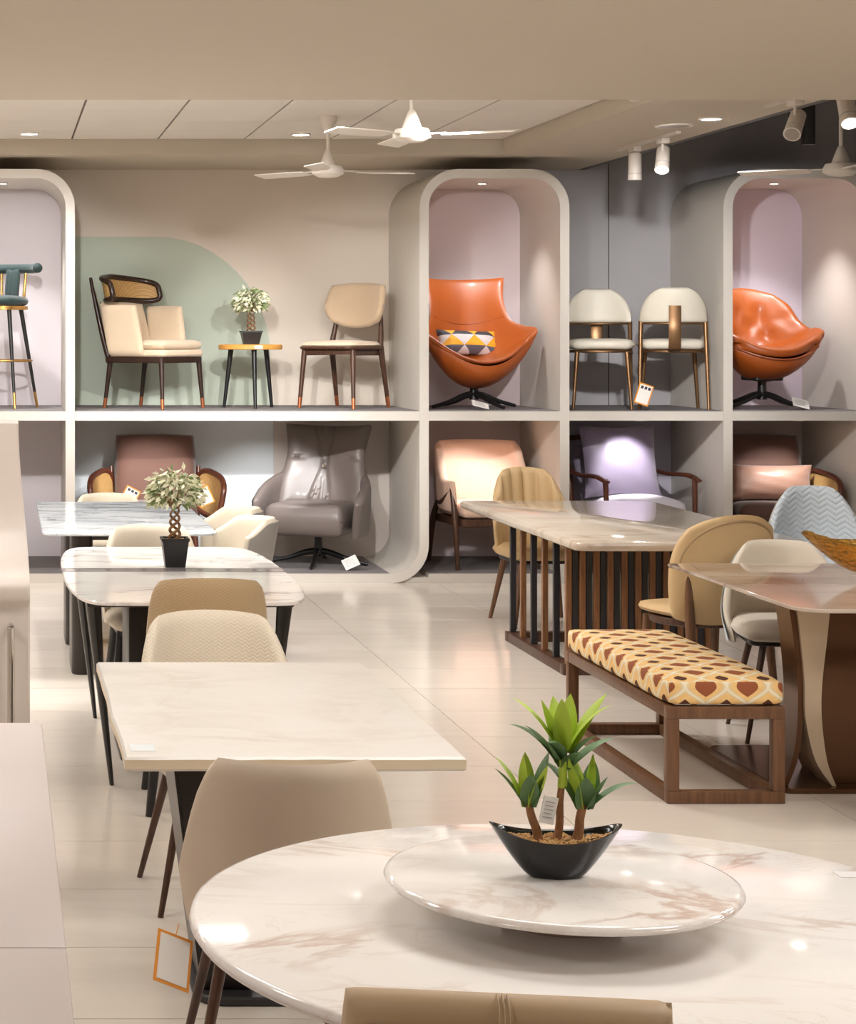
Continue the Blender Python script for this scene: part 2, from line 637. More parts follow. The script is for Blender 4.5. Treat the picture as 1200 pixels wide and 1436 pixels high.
def spline(pts, n=6):
    P = [Vector(p) for p in pts]
    out = []
    for i in range(len(P) - 1):
        p0 = P[max(i - 1, 0)]; p1 = P[i]; p2 = P[i + 1]; p3 = P[min(i + 2, len(P) - 1)]
        for k in range(n):
            t = k / n
            out.append(0.5 * ((2 * p1) + (p2 - p0) * t + (2 * p0 - 5 * p1 + 4 * p2 - p3) * t * t + (3 * p1 - p0 - 3 * p2 + p3) * t ** 3))
    out.append(P[-1])
    return out


def add_tube(bm, pts, radii, n=10, flat=1.0, up=None, closed=False):
    P = [Vector(p) for p in pts]
    if not isinstance(radii, (list, tuple)):
        radii = [radii] * len(P)
    if len(radii) != len(P):
        R = []
        for i in range(len(P)):
            f = i / (len(P) - 1) * (len(radii) - 1)
            k = min(int(f), len(radii) - 2)
            R.append(radii[k] + (radii[k + 1] - radii[k]) * (f - k))
        radii = R
    rings = []
    prev = None
    N = len(P)
    for i, p in enumerate(P):
        if closed:
            d = P[(i + 1) % N] - P[(i - 1) % N]
        else:
            d = P[min(i + 1, N - 1)] - P[max(i - 1, 0)]
        d = d.normalized()
        if up is not None:
            a = Vector(up)
            a = a - d * a.dot(d)
        elif prev is None:
            a = Vector((0, 0, 1)) if abs(d.z) < 0.9 else Vector((1, 0, 0))
            a = a - d * a.dot(d)
        else:
            a = prev - d * prev.dot(d)
        a.normalize()
        prev = a
        b = d.cross(a)
        ring = []
        for k in range(n):
            t = 2 * PI * k / n
            ring.append(bm.verts.new(p + a * (math.cos(t) * radii[i]) + b * (math.sin(t) * radii[i] * flat)))
        rings.append(ring)
    m = N if closed else N - 1
    for i in range(m):
        r0, r1 = rings[i], rings[(i + 1) % N]
        for k in range(n):
            bm.faces.new((r0[k], r0[(k + 1) % n], r1[(k + 1) % n], r1[k]))
    if not closed:
        bm.faces.new(rings[0][::-1])
        bm.faces.new(rings[-1])


def tube(name, pts, radii, m, parent=None, n=10, flat=1.0, up=None, closed=False):
    bm = bmesh.new()
    add_tube(bm, pts, radii, n, flat, up, closed)
    return finish(name, bm, m, parent, angle=50)


def add_lathe(bm, prof, n=24, c=(0, 0, 0)):
    rings = []
    c = Vector(c)
    for (r, z) in prof:
        if r < 1e-6:
            rings.append([bm.verts.new(c + Vector((0, 0, z)))])
        else:
            rings.append([bm.verts.new(c + Vector((r * math.cos(2 * PI * k / n), r * math.sin(2 * PI * k / n), z))) for k in range(n)])
    for a, b in zip(rings, rings[1:]):
        if len(a) == 1 and len(b) == 1:
            continue
        for k in range(n):
            k2 = (k + 1) % n
            if len(a) == 1:
                bm.faces.new((a[0], b[k2], b[k]))
            elif len(b) == 1:
                bm.faces.new((a[k], a[k2], b[0]))
            else:
                bm.faces.new((a[k], a[k2], b[k2], b[k]))
    if len(rings[0]) > 1:
        bm.faces.new(rings[0][::-1])
    if len(rings[-1]) > 1:
        bm.faces.new(rings[-1])


def lathe(name, prof, m, parent=None, n=24, c=(0, 0, 0), angle=42):
    bm = bmesh.new()
    add_lathe(bm, prof, n, c)
    return finish(name, bm, m, parent, angle=angle)


def offset2d(pts, d):
    n = len(pts)
    out = []
    for i in range(n):
        p0, p1, p2 = Vector(pts[i - 1]), Vector(pts[i]), Vector(pts[(i + 1) % n])
        e1 = (p1 - p0).normalized(); e2 = (p2 - p1).normalized()
        n1 = Vector((e1.y, -e1.x)); n2 = Vector((e2.y, -e2.x))
        b = n1 + n2
        if b.length < 1e-6:
            b = n1
        b.normalize()
        s = d / max(0.35, b.dot(n1))
        out.append(p1 + b * s)
    return out


def add_slab(bm, outline, z0, z1, r=0.004, plane='XY', uvw=None):
    """plate from a counter-clockwise outline, with softened edges. plane XY: z is up; XZ: outline in x,z and depth in y"""
    ins = offset2d(outline, -r)
    levels = [(ins, z0), (outline, z0 + r), (outline, z1 - r), (ins, z1)]
    rings = []
    for pts, z in levels:
        ring = []
        for p in pts:
            co = (p[0], p[1], z) if plane == 'XY' else (p[0], z, p[1])
            ring.append(bm.verts.new(co))
        rings.append(ring)
    n = len(outline)
    for a, b in zip(rings, rings[1:]):
        for k in range(n):
            bm.faces.new((a[k], a[(k + 1) % n], b[(k + 1) % n], b[k]))
    bm.faces.new(rings[0][::-1])
    bm.faces.new(rings[-1])


def slab(name, outline, z0, z1, m, parent=None, r=0.004, plane='XY'):
    bm = bmesh.new()
    add_slab(bm, outline, z0, z1, r, plane)
    return finish(name, bm, m, parent, angle=35)


def rrect(x0, x1, y0, y1, r, n=6, corners=(1, 1, 1, 1)):
    """counter-clockwise rounded rectangle; corners = (x1y1, x0y1, x0y0, x1y0)"""
    out = []
    for (cx, cy, a0, on) in ((x1, y1, 0, corners[0]), (x0, y1, PI / 2, corners[1]), (x0, y0, PI, corners[2]), (x1, y0, 1.5 * PI, corners[3])):
        rr = r * on
        if rr <= 0:
            out.append((cx, cy))
            continue
        sx = -1 if cx == x1 else 1
        sy = -1 if cy == y1 else 1
        for k in range(n + 1):
            a = a0 + PI / 2 * k / n
            out.append((cx + sx * rr + rr * math.cos(a), cy + sy * rr + rr * math.sin(a)))
    return out


def pad(name, pos, t, m, parent=None, n=16, q=0.4, qb=None, relief=None, power=8, tf=None):
    """upholstered piece: a warped plate of thickness t with a rounded rim.
    pos(sx, sy) -> point for sx, sy in -1..1; the front is along d/dsx x d/dsy"""
    if qb is None:
        qb = q
    nu, nv = (n, n) if isinstance(n, int) else n
    bm = bmesh.new()

    def prm(i, k):
        s = -1 + 2 * i / k
        return 0.45 * s + 0.55 * math.sin(PI / 2 * s)

    def sq(a, b):
        qq = q if b > 0 else qb
        return (a * ((1 - qq) + qq * math.sqrt(max(0, 1 - b * b / 2))), b * ((1 - qq) + qq * math.sqrt(max(0, 1 - a * a / 2))))
    F = {}
    B = {}
    e = 1e-3
    for j in range(nv + 1):
        for i in range(nu + 1):
            a, b = prm(i, nu), prm(j, nv)
            sx, sy = sq(a, b)
            p = Vector(pos(sx, sy))
            dx = Vector(pos(sx + e, sy)) - Vector(pos(sx - e, sy))
            dy = Vector(pos(sx, sy + e)) - Vector(pos(sx, sy - e))
            nrm = dx.cross(dy)
            nrm = nrm.normalized() if nrm.length > 1e-12 else Vector((0, 0, 1))
            mm = max(abs(a), abs(b))
            if mm > 0.9999:
                v = bm.verts.new(p)
                F[i, j] = v
                B[i, j] = v
            else:
                k = math.sqrt(max(0.0, 1 - mm ** power))
                tt = t if tf is None else t * tf(sx, sy)
                rl = relief(sx, sy) * k if relief else 0.0
                F[i, j] = bm.verts.new(p + nrm * (tt * 0.5 * k + rl))
                B[i, j] = bm.verts.new(p - nrm * (tt * 0.5 * k))
    for j in range(nv):
        for i in range(nu):
            bm.faces.new((F[i, j], F[i + 1, j], F[i + 1, j + 1], F[i, j + 1]))
            bm.faces.new((B[i, j], B[i, j + 1], B[i + 1, j + 1], B[i + 1, j]))
    return finish(name, bm, m, parent, angle=75)


def ss(x, a, b):
    t = max(0.0, min(1.0, (x - a) / (b - a)))
    return t * t * (3 - 2 * t)


def interp(tab, v):
    n = len(tab) - 1
    f = max(0.0, min(0.99999, v)) * n
    k = int(f)
    t = f - k
    p0 = tab[max(k - 1, 0)]; p1 = tab[k]; p2 = tab[k + 1]; p3 = tab[min(k + 2, n)]
    return 0.5 * (2 * p1 + (p2 - p0) * t + (2 * p0 - 5 * p1 + 4 * p2 - p3) * t * t + (3 * p1 - p0 - 3 * p2 + p3) * t ** 3)


def leg(parent, top, foot, r0, r1, m, tip=None, tipf=0.16, n=10, flat=1.0):
    a, b = Vector(top), Vector(foot)
    if tip is None:
        return tube('leg', [a, (a + b) / 2, b], [r0, (r0 + r1) / 2, r1], m, parent, n, flat)
    k = b + (a - b) * tipf
    rk = r1 + (r0 - r1) * tipf
    l = tube('leg', [a, (a + k) / 2, k], [r0, (r0 + rk) / 2, rk], m, parent, n, flat)
    tube('leg_tip', [k, b], [rk + 0.0006, r1 + 0.0006], tip, l, n, flat)
    return l


# ------------------------------------------------------------------ room shell
YF, YB = 14.08, 15.20           # shelf front plane, back wall
floor = structure(span('floor', -4.0, 9.0, -3.0, 15.4, -0.12, -0.012, M_GROUT))
proto = None
ty = [7.503 + 0.598 * k for k in range(-10, 12)]
tx = [2.05 + 1.03 * k for k in range(-4, 6)]
for x0 in tx[:-1]:
    for y0 in ty[:-1]:
        if proto is None:
            bm = bmesh.new()
            rbox(bm, (0.515, 0.299, -0.006), (1.03 - 0.0035, 0.598 - 0.0035, 0.012), 0)
            proto = finish('tile', bm, M_TILE, floor, smooth=False)
            o = proto
        else:
            o = proto.copy()
            COL.objects.link(o)
            o.parent = floor
        o.location = (x0, y0, 0)
for k, (a, b, c, d) in enumerate(((-4, -2.07, -3, 15.4), (7.2, 9, -3, 15.4), (-2.07, 7.2, -3, ty[0]), (-2.07, 7.2, ty[-1], 15.4))):
    o = span('floor_surround', a, b, c, d, -0.012, -0.0005, M_FLOORREST, floor)

structure(span('wall_left', -4.1, -4.0, -3, 15.4, 0, 4.3, M_WALL))
structure(span('wall_right', 9.0, 9.1, -3, 15.4, 0, 4.3, M_WALLG))
structure(span('wall_front', -4.1, 9.1, -3.1, -3.0, 0, 4.3, M_WALL))
wall_back = structure(span('wall_back', -4.1, 3.5, YB, YB + 0.12, 0, 4.3, M_WALL))
wall_backr = structure(span('wall_back_right', 3.5, 9.1, YB + 0.012, YB + 0.12, 0, 4.3, M_DARK))
for (a, b) in ((3.502, 4.628), (4.636, 7.0), (7.008, 9.09)):
    span('wall_panel', a, b, YB, YB + 0.0115, 0, 4.25, M_WALLG, wall_backr)
# sage green painted shape behind the wing chair
gp = [(0.45, 1.2), (2.055, 1.2), (2.055, 1.45)]
for k in range(13):
    a = PI / 2 * k / 12
    gp.append((1.18 + 0.875 * math.cos(a), 1.60 + 0.90 * math.sin(a)))
gp += [(0.45, 2.50)]
gp_o = slab('painted_arch', gp, YB - 0.003, YB, M_GREEN, wall_back, r=0.0005, plane='XZ')
gp_o['label'] = 'sage green painted rounded shape on beige wall'

# ceiling: dropped soffit over the aisle, tile tray, plaster border, dark open void on the right
ZT, ZB, ZS = 3.115, 3.01, 2.85
ceiling = structure(span('ceiling', -4.1, 4.43, 8.6, 15.4, ZT + 0.012, ZT + 0.2, M_GAP))
proto = None
for i in range(-6, 6):
    for j in range(9):
        x0 = 0.5 + 0.6 * (i - 1) + 0.0
        y0 = 8.5 + 0.6 * j
        if x0 + 0.6 > 3.51:
            continue
        if proto is None:
            bm = bmesh.new()
            rbox(bm, (0.3, 0.3, 0.006), (0.6 - 0.014, 0.6 - 0.004, 0.012), 0)
            proto = finish('ceiling_tile', bm, M_CTILE, ceiling, smooth=False)
            o = proto
        else:
            o = proto.copy()
            COL.objects.link(o)
            o.parent = ceiling
        o.location = (x0, y0, ZT)
structure(span('trim_1', -4.1, 3.5, 13.9, 15.2, ZB, ZT + 0.005, M_CEIL))
structure(span('trim_2', 3.5, 4.43, 8.6, 15.2, ZB, ZT + 0.005, M_CEIL))
structure(span('trim_3', -4.1, 9.1, -3.0, 9.33, ZS, ZS + 0.6, M_CEIL))
structure(span('trim_4', 4.40, 4.45, 9.33, 15.2, ZB - 0.001, 4.3, M_DARK))
structure(span('ceiling_void', 4.4, 9.1, 8.6, 15.4, 4.3, 4.4, M_DARK))

# ------------------------------------------------------------------ added fill light panels, all out of view
pp = None
for (x, y) in FILL_PANELS:
    if pp is None:
        pp = thing('fill_ceiling_panel', 'square-edged white fill light panel added unseen to dropped soffit over aisle', 'ceiling light', (x, y, ZS), 0, 'added soffit fill panels')
        span('frame', -0.6, 0.6, -0.3, 0.3, -0.012, 0.0, M_TRIM, pp)
        span('diffuser', -0.57, 0.57, -0.27, 0.27, -0.016, -0.0125, M_FILLLENS, pp)
    else:
        copy_tree(pp, None, (x, y, ZS), 0)


pp = None  # second set of added fill panels, screened by the soffit edge
for (x, y) in FILL_SQUARES:
    if pp is None:
        pp = thing('fill_ceiling_panel', 'square white fill light panel added unseen to tile ceiling close behind the soffit', 'ceiling light', (x, y, ZT), 0, 'added tile ceiling fill panels')
        span('frame', -0.27, 0.27, -0.27, 0.27, -0.012, 0.0, M_TRIM, pp)
        span('diffuser', -0.25, 0.25, -0.25, 0.25, -0.016, -0.0125, M_FILLLENS, pp)
    else:
        copy_tree(pp, None, (x, y, ZT), 0)


# ------------------------------------------------------------------ display shelving
ZU = 1.212       # top of upper shelf board
TH = 0.065


def ribbon_outline(xl, xr, ztop, R, t, bottom=0.0, n=10):
    """arch band (outer and inner rounded top), as one closed outline in x,z"""
    out = [(xr, bottom)]
    for k in range(n + 1):
        a = PI / 2 * k / n
        out.append((xr - R + R * math.cos(a), ztop - R + R * math.sin(a)))
    for k in range(n + 1):
        a = PI / 2 + PI / 2 * k / n
        out.append((xl + R + R * math.cos(a), ztop - R + R * math.sin(a)))
    out.append((xl, bottom))
    r = R - t
    out.append((xl + t, bottom))
    for k in range(n + 1):
        a = PI - PI / 2 * k / n
        out.append((xl + t + r + r * math.cos(a), ztop - t - r + r * math.sin(a)))
    for k in range(n + 1):
        a = PI / 2 - PI / 2 * k / n
        out.append((xr - t - r + r * math.cos(a), ztop - t - r + r * math.sin(a)))
    out.append((xr - t, bottom))
    return out


def band(name, outline, y0, y1, m, parent, ntop):
    """extrude a band outline (2*ntop points: outer then inner reversed) as quads"""
    bm = bmesh.new()
    n = len(outline)
    f = [bm.verts.new((p[0], y0, p[1])) for p in outline]
    b = [bm.verts.new((p[0], y1, p[1])) for p in outline]
    for k in range(n):
        bm.faces.new((f[k], f[(k + 1) % n], b[(k + 1) % n], b[k]))
    for k in range(ntop - 1):
        k2 = n - 1 - k
        bm.faces.new((f[k], f[k + 1], f[k2 - 1], f[k2]))
        bm.faces.new((b[k], b[k + 1], b[k2 - 1], b[k2]))
    return finish(name, bm, m, parent, angle=30)


def niche(xl, xr, label, m_up, m_low, lowbot):
    t = thing('display_niche', label, 'display shelf', (0, 0, 0))
    ztop = 2.922
    ol = ribbon_outline(xl, xr, ztop, 0.27, TH, lowbot)
    band('arch_frame', ol, YF, YB - 0.004, M_SHELF, t, len(ol) // 2)
    span('shelf_board', xl + TH, xr - TH, YF, YB - 0.004, ZU - TH, ZU, M_SHELF, t)
    span('carpet_pad', xl + TH + 0.005, xr - TH - 0.005, YF + 0.03, YB - 0.03, ZU, ZU + 0.006, M_CARPET, t)
    span('base_board', xl + TH, xr - TH, YF, YB - 0.004, 0.0, TH, M_SHELF, t)
    span('carpet_pad', xl + TH + 0.005, xr - TH - 0.005, YF + 0.03, YB - 0.03, TH, TH + 0.006, M_CARPET, t)
    # back panels, rounded like the arch
    up = rrect(xl + TH, xr - TH, ZU, ztop - TH, 0.205, 8, (1, 1, 0, 0))
    slab('back_panel', up, YB - 0.03, YB - 0.006, m_up, t, r=0.001, plane='XZ')
    span('back_panel', xl + TH, xr - TH, YB - 0.03, YB - 0.006, TH, ZU - TH, m_low, t)
    return t


NL = niche(-0.528, 0.528, 'tall white rounded display niche holding the green bar stool', M_PALE, M_PALE, 0.0)
N2 = niche(2.958, 4.014, 'tall white rounded niche with the orange egg chair above a blush armchair', M_PINK, M_PINK, 0.55)
N3 = niche(5.10, 6.156, 'tall white rounded niche with a tufted orange swivel chair above a brown armchair', M_LILAC, M_PINK, 0.0)
# lower legs of niche 2: the left side sweeps into the neighbouring bay, the right side is straight
span('side_panel', 4.014 - TH, 4.014, YF, YB - 0.004, 0.0, 0.55, M_SHELF, N2)
RC = 0.27
outer, inner = [], []
cx, cz = 3.023 - RC, RC
outer.append((3.023, 0.55)); inner.append((3.023 - TH, 0.55))
for k in range(13):
    a = -PI / 2 * k / 12
    outer.append((cx + RC * math.cos(a), cz + RC * math.sin(a)))
    inner.append((cx + (RC - TH) * math.cos(a), cz + (RC - TH) * math.sin(a)))
ol = outer + inner[::-1]
band('swept_side', ol, YF, YB - 0.004, M_SHELF, N2, len(outer))
span('base_board', 2.78, 3.03, YF + 0.02, YB - 0.004, 0.0, TH * 0.6, M_SHELF, N2)


def bay(xl, xr, label, low_mats, xl_base, xr_base):
    t = thing('display_bay', label, 'display shelf', (0, 0, 0))
    span('shelf_board', xl, xr, YF, YB - 0.004, ZU - TH, ZU, M_SHELF, t)
    span('carpet_pad', xl + 0.004, xr - 0.004, YF + 0.03, YB - 0.004, ZU, ZU + 0.006, M_CARPET, t)
    span('base_board', xl_base, xr_base, YF, YB - 0.004, 0.0, TH, M_SHELF, t)
    span('carpet_pad', xl + 0.004, xr_base - 0.004, YF + 0.03, YB - 0.03, TH, TH + 0.006, M_CARPET, t)
    for (a, b, m) in low_mats:
        span('back_panel', a, b, YB - 0.03, YB - 0.006, TH, ZU - TH, m, t)
    return t


bay(0.529, 2.957, 'wide open display bay with the wing chair, side table and beige chair', [(0.53, 2.078, M_GREYBLUE), (2.08, 2.956, M_TAUPE)], 0.529, 2.753)
bay(4.015, 5.099, 'open display bay with two ivory chairs above a wooden armchair', [(4.016, 5.098, M_GREYLIL)], 4.015, 5.099)
bay(-2.957, -0.529, 'empty open display bay beside the bar stool niche', [(-2.956, -0.53, M_PALE)], -2.957, -0.529)

ZSH = ZU + 0.0075       # standing height on the upper shelf
ZLO = TH + 0.0075       # standing height on the lower shelf


# ------------------------------------------------------------------ lamps
def downlight(x, y, z, label, lit=True, r=0.06, power=None):
    t = thing('downlight', label, 'ceiling light', (x, y, z), 0, 'recessed ceiling downlights')
    lathe('trim_ring', [(r * 1.25, 0.0), (r * 1.25, -0.006), (r, -0.008), (r, -0.003)], M_TRIM, t, 24)
    lathe('lens', [(r * 0.98, -0.002), (r * 0.98, -0.0075)], M_LENS if lit else M_LENSOFF, t, 24)
    if lit:
        lamp('downlight_lamp', 'SPOT', (x, y, z - 0.03), power or DOWN_W, NEUT, (x, y, 0), size=0.05, angle=130, blend=0.9)
    return t


downlight(0.233, 11.27, ZT, 'bright round downlight in tile ceiling nearest the soffit', r=0.055)
downlight(0.198, 13.5, ZT, 'bright round downlight in tile ceiling above the bar stool niche', r=0.055)
downlight(2.04, 13.55, ZT, 'bright round downlight in tile ceiling beside the short-stemmed fan', r=0.055)
downlight(4.13, 11.6, ZB, 'bright round downlight in plaster ceiling above the track spotlights', r=0.055)
downlight(2.09, 11.24, ZT, 'unlit flat round ceiling disc between two fans', False, 0.055)
downlight(4.05, 12.0, ZB, 'dark-edged round ceiling vent disc beside the track spotlights', False, 0.09)
for (x, y) in ((2.2, 9.9), (-1.5, 11.3), (-1.5, 13.5)):  # unseen downlights added to give the room more light
    downlight(x, y, ZT, 'unseen round downlight added to tile ceiling for extra light')


def spotlight(x, y, z, target, label, lit, power=None, color=NEUT, angle=42, soft=0.035):
    t = thing('track_spotlight', label, 'spotlight', (x, y, z), 0, 'track spotlights')
    span('adapter_box', -0.025, 0.025, -0.06, 0.06, -0.035, -0.001, M_TRACK, t, 0.004)
    tube('stem', [(0, 0, -0.034), (0, 0, -0.10)], 0.009, M_TRACK, t, 8)
    d = (Vector(target) - Vector((x, y, z - 0.14))).normalized()
    c = Vector((0, 0, -0.135))
    a = c - d * 0.085
    b = c + d * 0.085
    h = tube('lamp_head', [a - d * 0.012, a, b - d * 0.045, b], [0.030, 0.041, 0.043, 0.045], M_TRACK, t, 20)
    bm = bmesh.new()
    add_tube(bm, [b - d * 0.0005, b + d * 0.002], [0.037, 0.037], 20)
    finish('lens', bm, M_LENS if lit else M_LENSOFF, h)
    bm = bmesh.new()
    add_tube(bm, [b - d * 0.045, b - d * 0.04], [0.0445, 0.0445], 20)
    finish('bezel_ring', bm, M_GREYTXT, h)
    if lit:
        lamp('spot_lamp', 'SPOT', Vector((x, y, z)) + b + d * 0.02, power or SPOT_W, color, target, size=soft, angle=angle, blend=0.7)
    return t


span_t = tag(span('lighting_track', 4.165, 4.195, 12.3, 13.5, ZB - 0.018, ZB - 0.0002, M_TRACK), 'short white lighting track with a pair of spotlights beside the round vent', 'lighting track')
span_t2 = tag(span('lighting_track', 4.165, 4.195, 9.5, 10.9, ZB - 0.018, ZB - 0.0002, M_TRACK), 'white lighting track at the edge of the dark ceiling void', 'lighting track')
spotlight(4.18, 13.15, ZB - 0.018, (4.18, 13.25, 0.5), 'small unlit track spotlight hanging straight down beside lit one', False)
spotlight(4.18, 12.6, ZB - 0.018, (3.55, 11.2, 0.8), 'small lit track spotlight tilted forward beside an unlit one', True, 35)
spotlight(4.18, 10.5, ZB - 0.018, (3.75, 9.9, 2.2), 'larger unlit track spotlight tilted to the left', False)
spotlight(4.18, 9.85, ZB - 0.018, (3.9, 8.2, 0.6), 'larger lit track spotlight by the dark ceiling void', True, 30)
# spotlights on the tile ceiling just behind the soffit, aimed at the shelving
g = 'wall-washing spotlights behind the soffit'
for (x, y, tg, pw) in ((2.45, 9.75, (1.25, 15.0, 1.25), 1.0), (0.75, 9.6, (2.6, 15.0, 1.3), 0.9), (2.2, 9.75, (3.5, 15.0, 1.8), 0.30),
                       (3.35, 9.75, (4.6, 15.0, 1.6), 0.85), (1.6, 9.75, (2.0, 14.9, 0.55), 1.0), (3.15, 9.95, (5.6, 15.0, 1.7), 0.7), (0.2, 9.75, (0.1, 15.0, 1.6), 0.9)):
    s = spotlight(x, y, ZT, tg, 'white spotlight on tile ceiling close behind the soffit aimed at shelving', True, SPOT_W * pw, NEUT, 32, 0.05)
    s['group'] = g


def puck(x, y, z, target, power, label, angle=95, color=NEUT):
    t = thing('puck_light', label, 'light', (x, y, z), 0, 'puck lights in the display niches')
    lathe('housing', [(0.036, 0.0), (0.036, -0.008), (0.028, -0.010), (0.028, -0.006)], M_TRIM, t, 20)
    lathe('lens', [(0.027, -0.005), (0.027, -0.0095)], M_LENS, t, 20)
    lamp('puck_lamp', 'SPOT', (x, y, z - 0.025), power, color, target, size=0.025, angle=angle, blend=0.7)


PK = 'small round light in the roof of the '
puck(3.50, 14.5, 2.857, (3.5, 14.6, 1.2), PUCK_W * 1.4, PK + 'niche above the orange egg chair')
puck(5.62, 14.5, 2.857, (5.62, 14.6, 1.2), PUCK_W * 2.2, PK + 'niche above the tufted orange chair')
puck(0.02, 14.5, 2.857, (0.02, 14.6, 1.2), PUCK_W * 2.0, PK + 'niche above the green bar stool')
puck(3.48, 14.25, ZU - TH, (3.46, 14.75, 0.5), PUCK_W, PK + 'cubby above the blush armchair', 70)
puck(4.56, 14.25, ZU - TH, (4.52, 14.75, 0.5), PUCK_W, PK + 'cubby above the mauve cushion', 70)
puck(5.70, 14.25, ZU - TH, (5.72, 14.75, 0.5), PUCK_W, PK + 'cubby above the bronze satin pillow', 70)
puck(1.05, 14.25, ZU - TH, (1.1, 14.75, 0.5), PUCK_W * 1.1, PK + 'cubby above the cane-sided armchair', 85)
puck(2.00, 14.25, ZU - TH, (2.0, 14.75, 0.5), PUCK_W * 1.1, PK + 'cubby above the taupe swivel lounge chair', 85)


# ------------------------------------------------------------------ ceiling fans
def fan(x, y, z, drop, rz, label, s=1.0):
    t = thing('ceiling_fan', label, 'ceiling fan', (x, y, z), rz)
    lathe('canopy', [(0.055 * s, 0), (0.058 * s, -0.02), (0.016 * s, -0.10), (0.0, -0.10)], M_WHITEF, t, 24)
    tube('downrod', [(0, 0, -0.09), (0, 0, -drop + 0.13)], 0.011, M_WHITEF, t, 10)
    lathe('lower_cone', [(0.012, -drop + 0.15), (0.02 * s, -drop + 0.14), (0.05 * s, -drop + 0.06), (0.052 * s, -drop + 0.05)], M_WHITEF, t, 24)
    lathe('motor', [(0.03, -drop + 0.055), (0.085 * s, -drop + 0.048), (0.10 * s, -drop + 0.02), (0.098 * s, -drop), (0.06 * s, -drop - 0.02), (0, -drop - 0.026)], M_WHITEF, t, 28)
    for k in range(3):
        a = 2 * PI * k / 3
        R = Matrix.Rotation(a, 4, 'Z')
        bm = bmesh.new()
        ol = [(0.17, -0.05), (0.25, -0.06), (0.55, -0.062), (0.56, -0.05), (0.56, 0.05), (0.55, 0.058), (0.25, 0.05), (0.17, 0.04)]
        add_slab(bm, ol, -0.003, 0.003, 0.001)
        Q = R @ Matrix.Translation((0, 0, -drop + 0.015)) @ Matrix.Rotation(math.radians(9), 4, 'X')
        bm.transform(Q)
        bl = finish('blade', bm, M_WHITEF, t)
        bm = bmesh.new()
        rbox(bm, (0.135, 0, 0), (0.11, 0.035, 0.006), 0.002)
        bm.transform(R @ Matrix.Translation((0, 0, -drop + 0.02)))
        finish('blade_bracket', bm, M_WHITEF, bl)
    return t


fan(2.045, 12.45, ZT, 0.36, 12, 'cream ceiling fan hanging above the beige side chair')
fan(2.165, 10.5, ZT, 0.33, 92, 'cream ceiling fan half hidden by the soffit edge', 1.0)
fan(4.80, 11.4, 4.3, 1.62, 25, 'white ceiling fan hanging on a long rod in dark void')

# dark post and cable in the ceiling void
tag(box('duct_post', (5.30, 13.1, 3.65), (0.07, 0.07, 1.30), M_BLACK, None, 0.004), 'black square post hanging in the dark ceiling void', 'post')
tag(tube('ceiling_cable', spline([(5.15, 13.2, 4.29), (5.13, 13.2, 3.6), (5.22, 13.2, 3.2), (5.28, 13.25, 3.05)], 5), 0.012, M_BLACK, None, 8), 'thin black cable dangling in the dark ceiling void', 'cable')
tag(box('duct_beam', (6.0, 13.5, 3.55), (3.0, 0.25, 0.22), M_BLACK, None, 0.01), 'black boxed duct running across the ceiling void', 'duct')


# ------------------------------------------------------------------ chairs on the upper shelf
def bar_stool(loc, rz):
    t = thing('bar_stool', 'dark green velvet bar stool with gold ring and gold-tipped legs in niche', 'bar stool', loc, rz)
    pad('seat', lambda x, y: (0.19 * x, 0.19 * y, 0.775 + 0.01 * (1 - x * x - y * y)), 0.075, M_TEAL, t, 14, q=1.0, power=4)
    lathe('seat_ring', [(0.175, 0.715), (0.185, 0.715), (0.185, 0.742), (0.175, 0.742)], M_GOLD, t, 32)
    # back: upright pad, gold posts, rolled head bar
    pad('backrest', lambda x, y: (0.05 * x, 0.175 + 0.02 * y - 0.03 * x * x, 0.905 + 0.12 * y), 0.05, M_TEAL, t, 10, q=0.15)
    pts = [(-0.27, 0.02, 1.02), (-0.22, 0.12, 1.02), (-0.12, 0.185, 1.02), (0, 0.205, 1.02), (0.12, 0.185, 1.02), (0.22, 0.12, 1.02), (0.27, 0.02, 1.02)]
    P = spline(pts, 5)
    n = len(P)
    tube('head_bar', P, [0.015] + [0.036] * (n - 2) + [0.015], M_TEAL, t, 14)
    for s in (-1, 1):
        tube('back_post', [(s * 0.085, 0.165, 0.74), (s * 0.10, 0.188, 1.0)], 0.011, M_GOLD, t, 10)
    for sx in (-1, 1):
        for sy in (-1, 1):
            leg(t, (sx * 0.10, sy * 0.10, 0.72), (sx * 0.19, sy * 0.19, 0.0), 0.017, 0.010, M_BLACK, M_GOLD, 0.16)
    P = [(0.185 * math.cos(2 * PI * k / 32) * 1.15, 0.185 * math.sin(2 * PI * k / 32) * 1.15, 0.345) for k in range(32)]
    tube('foot_ring', P, 0.009, M_GOLD, t, 8, closed=True)
    return t


bar_stool((0.02, 14.60, ZSH), -26)


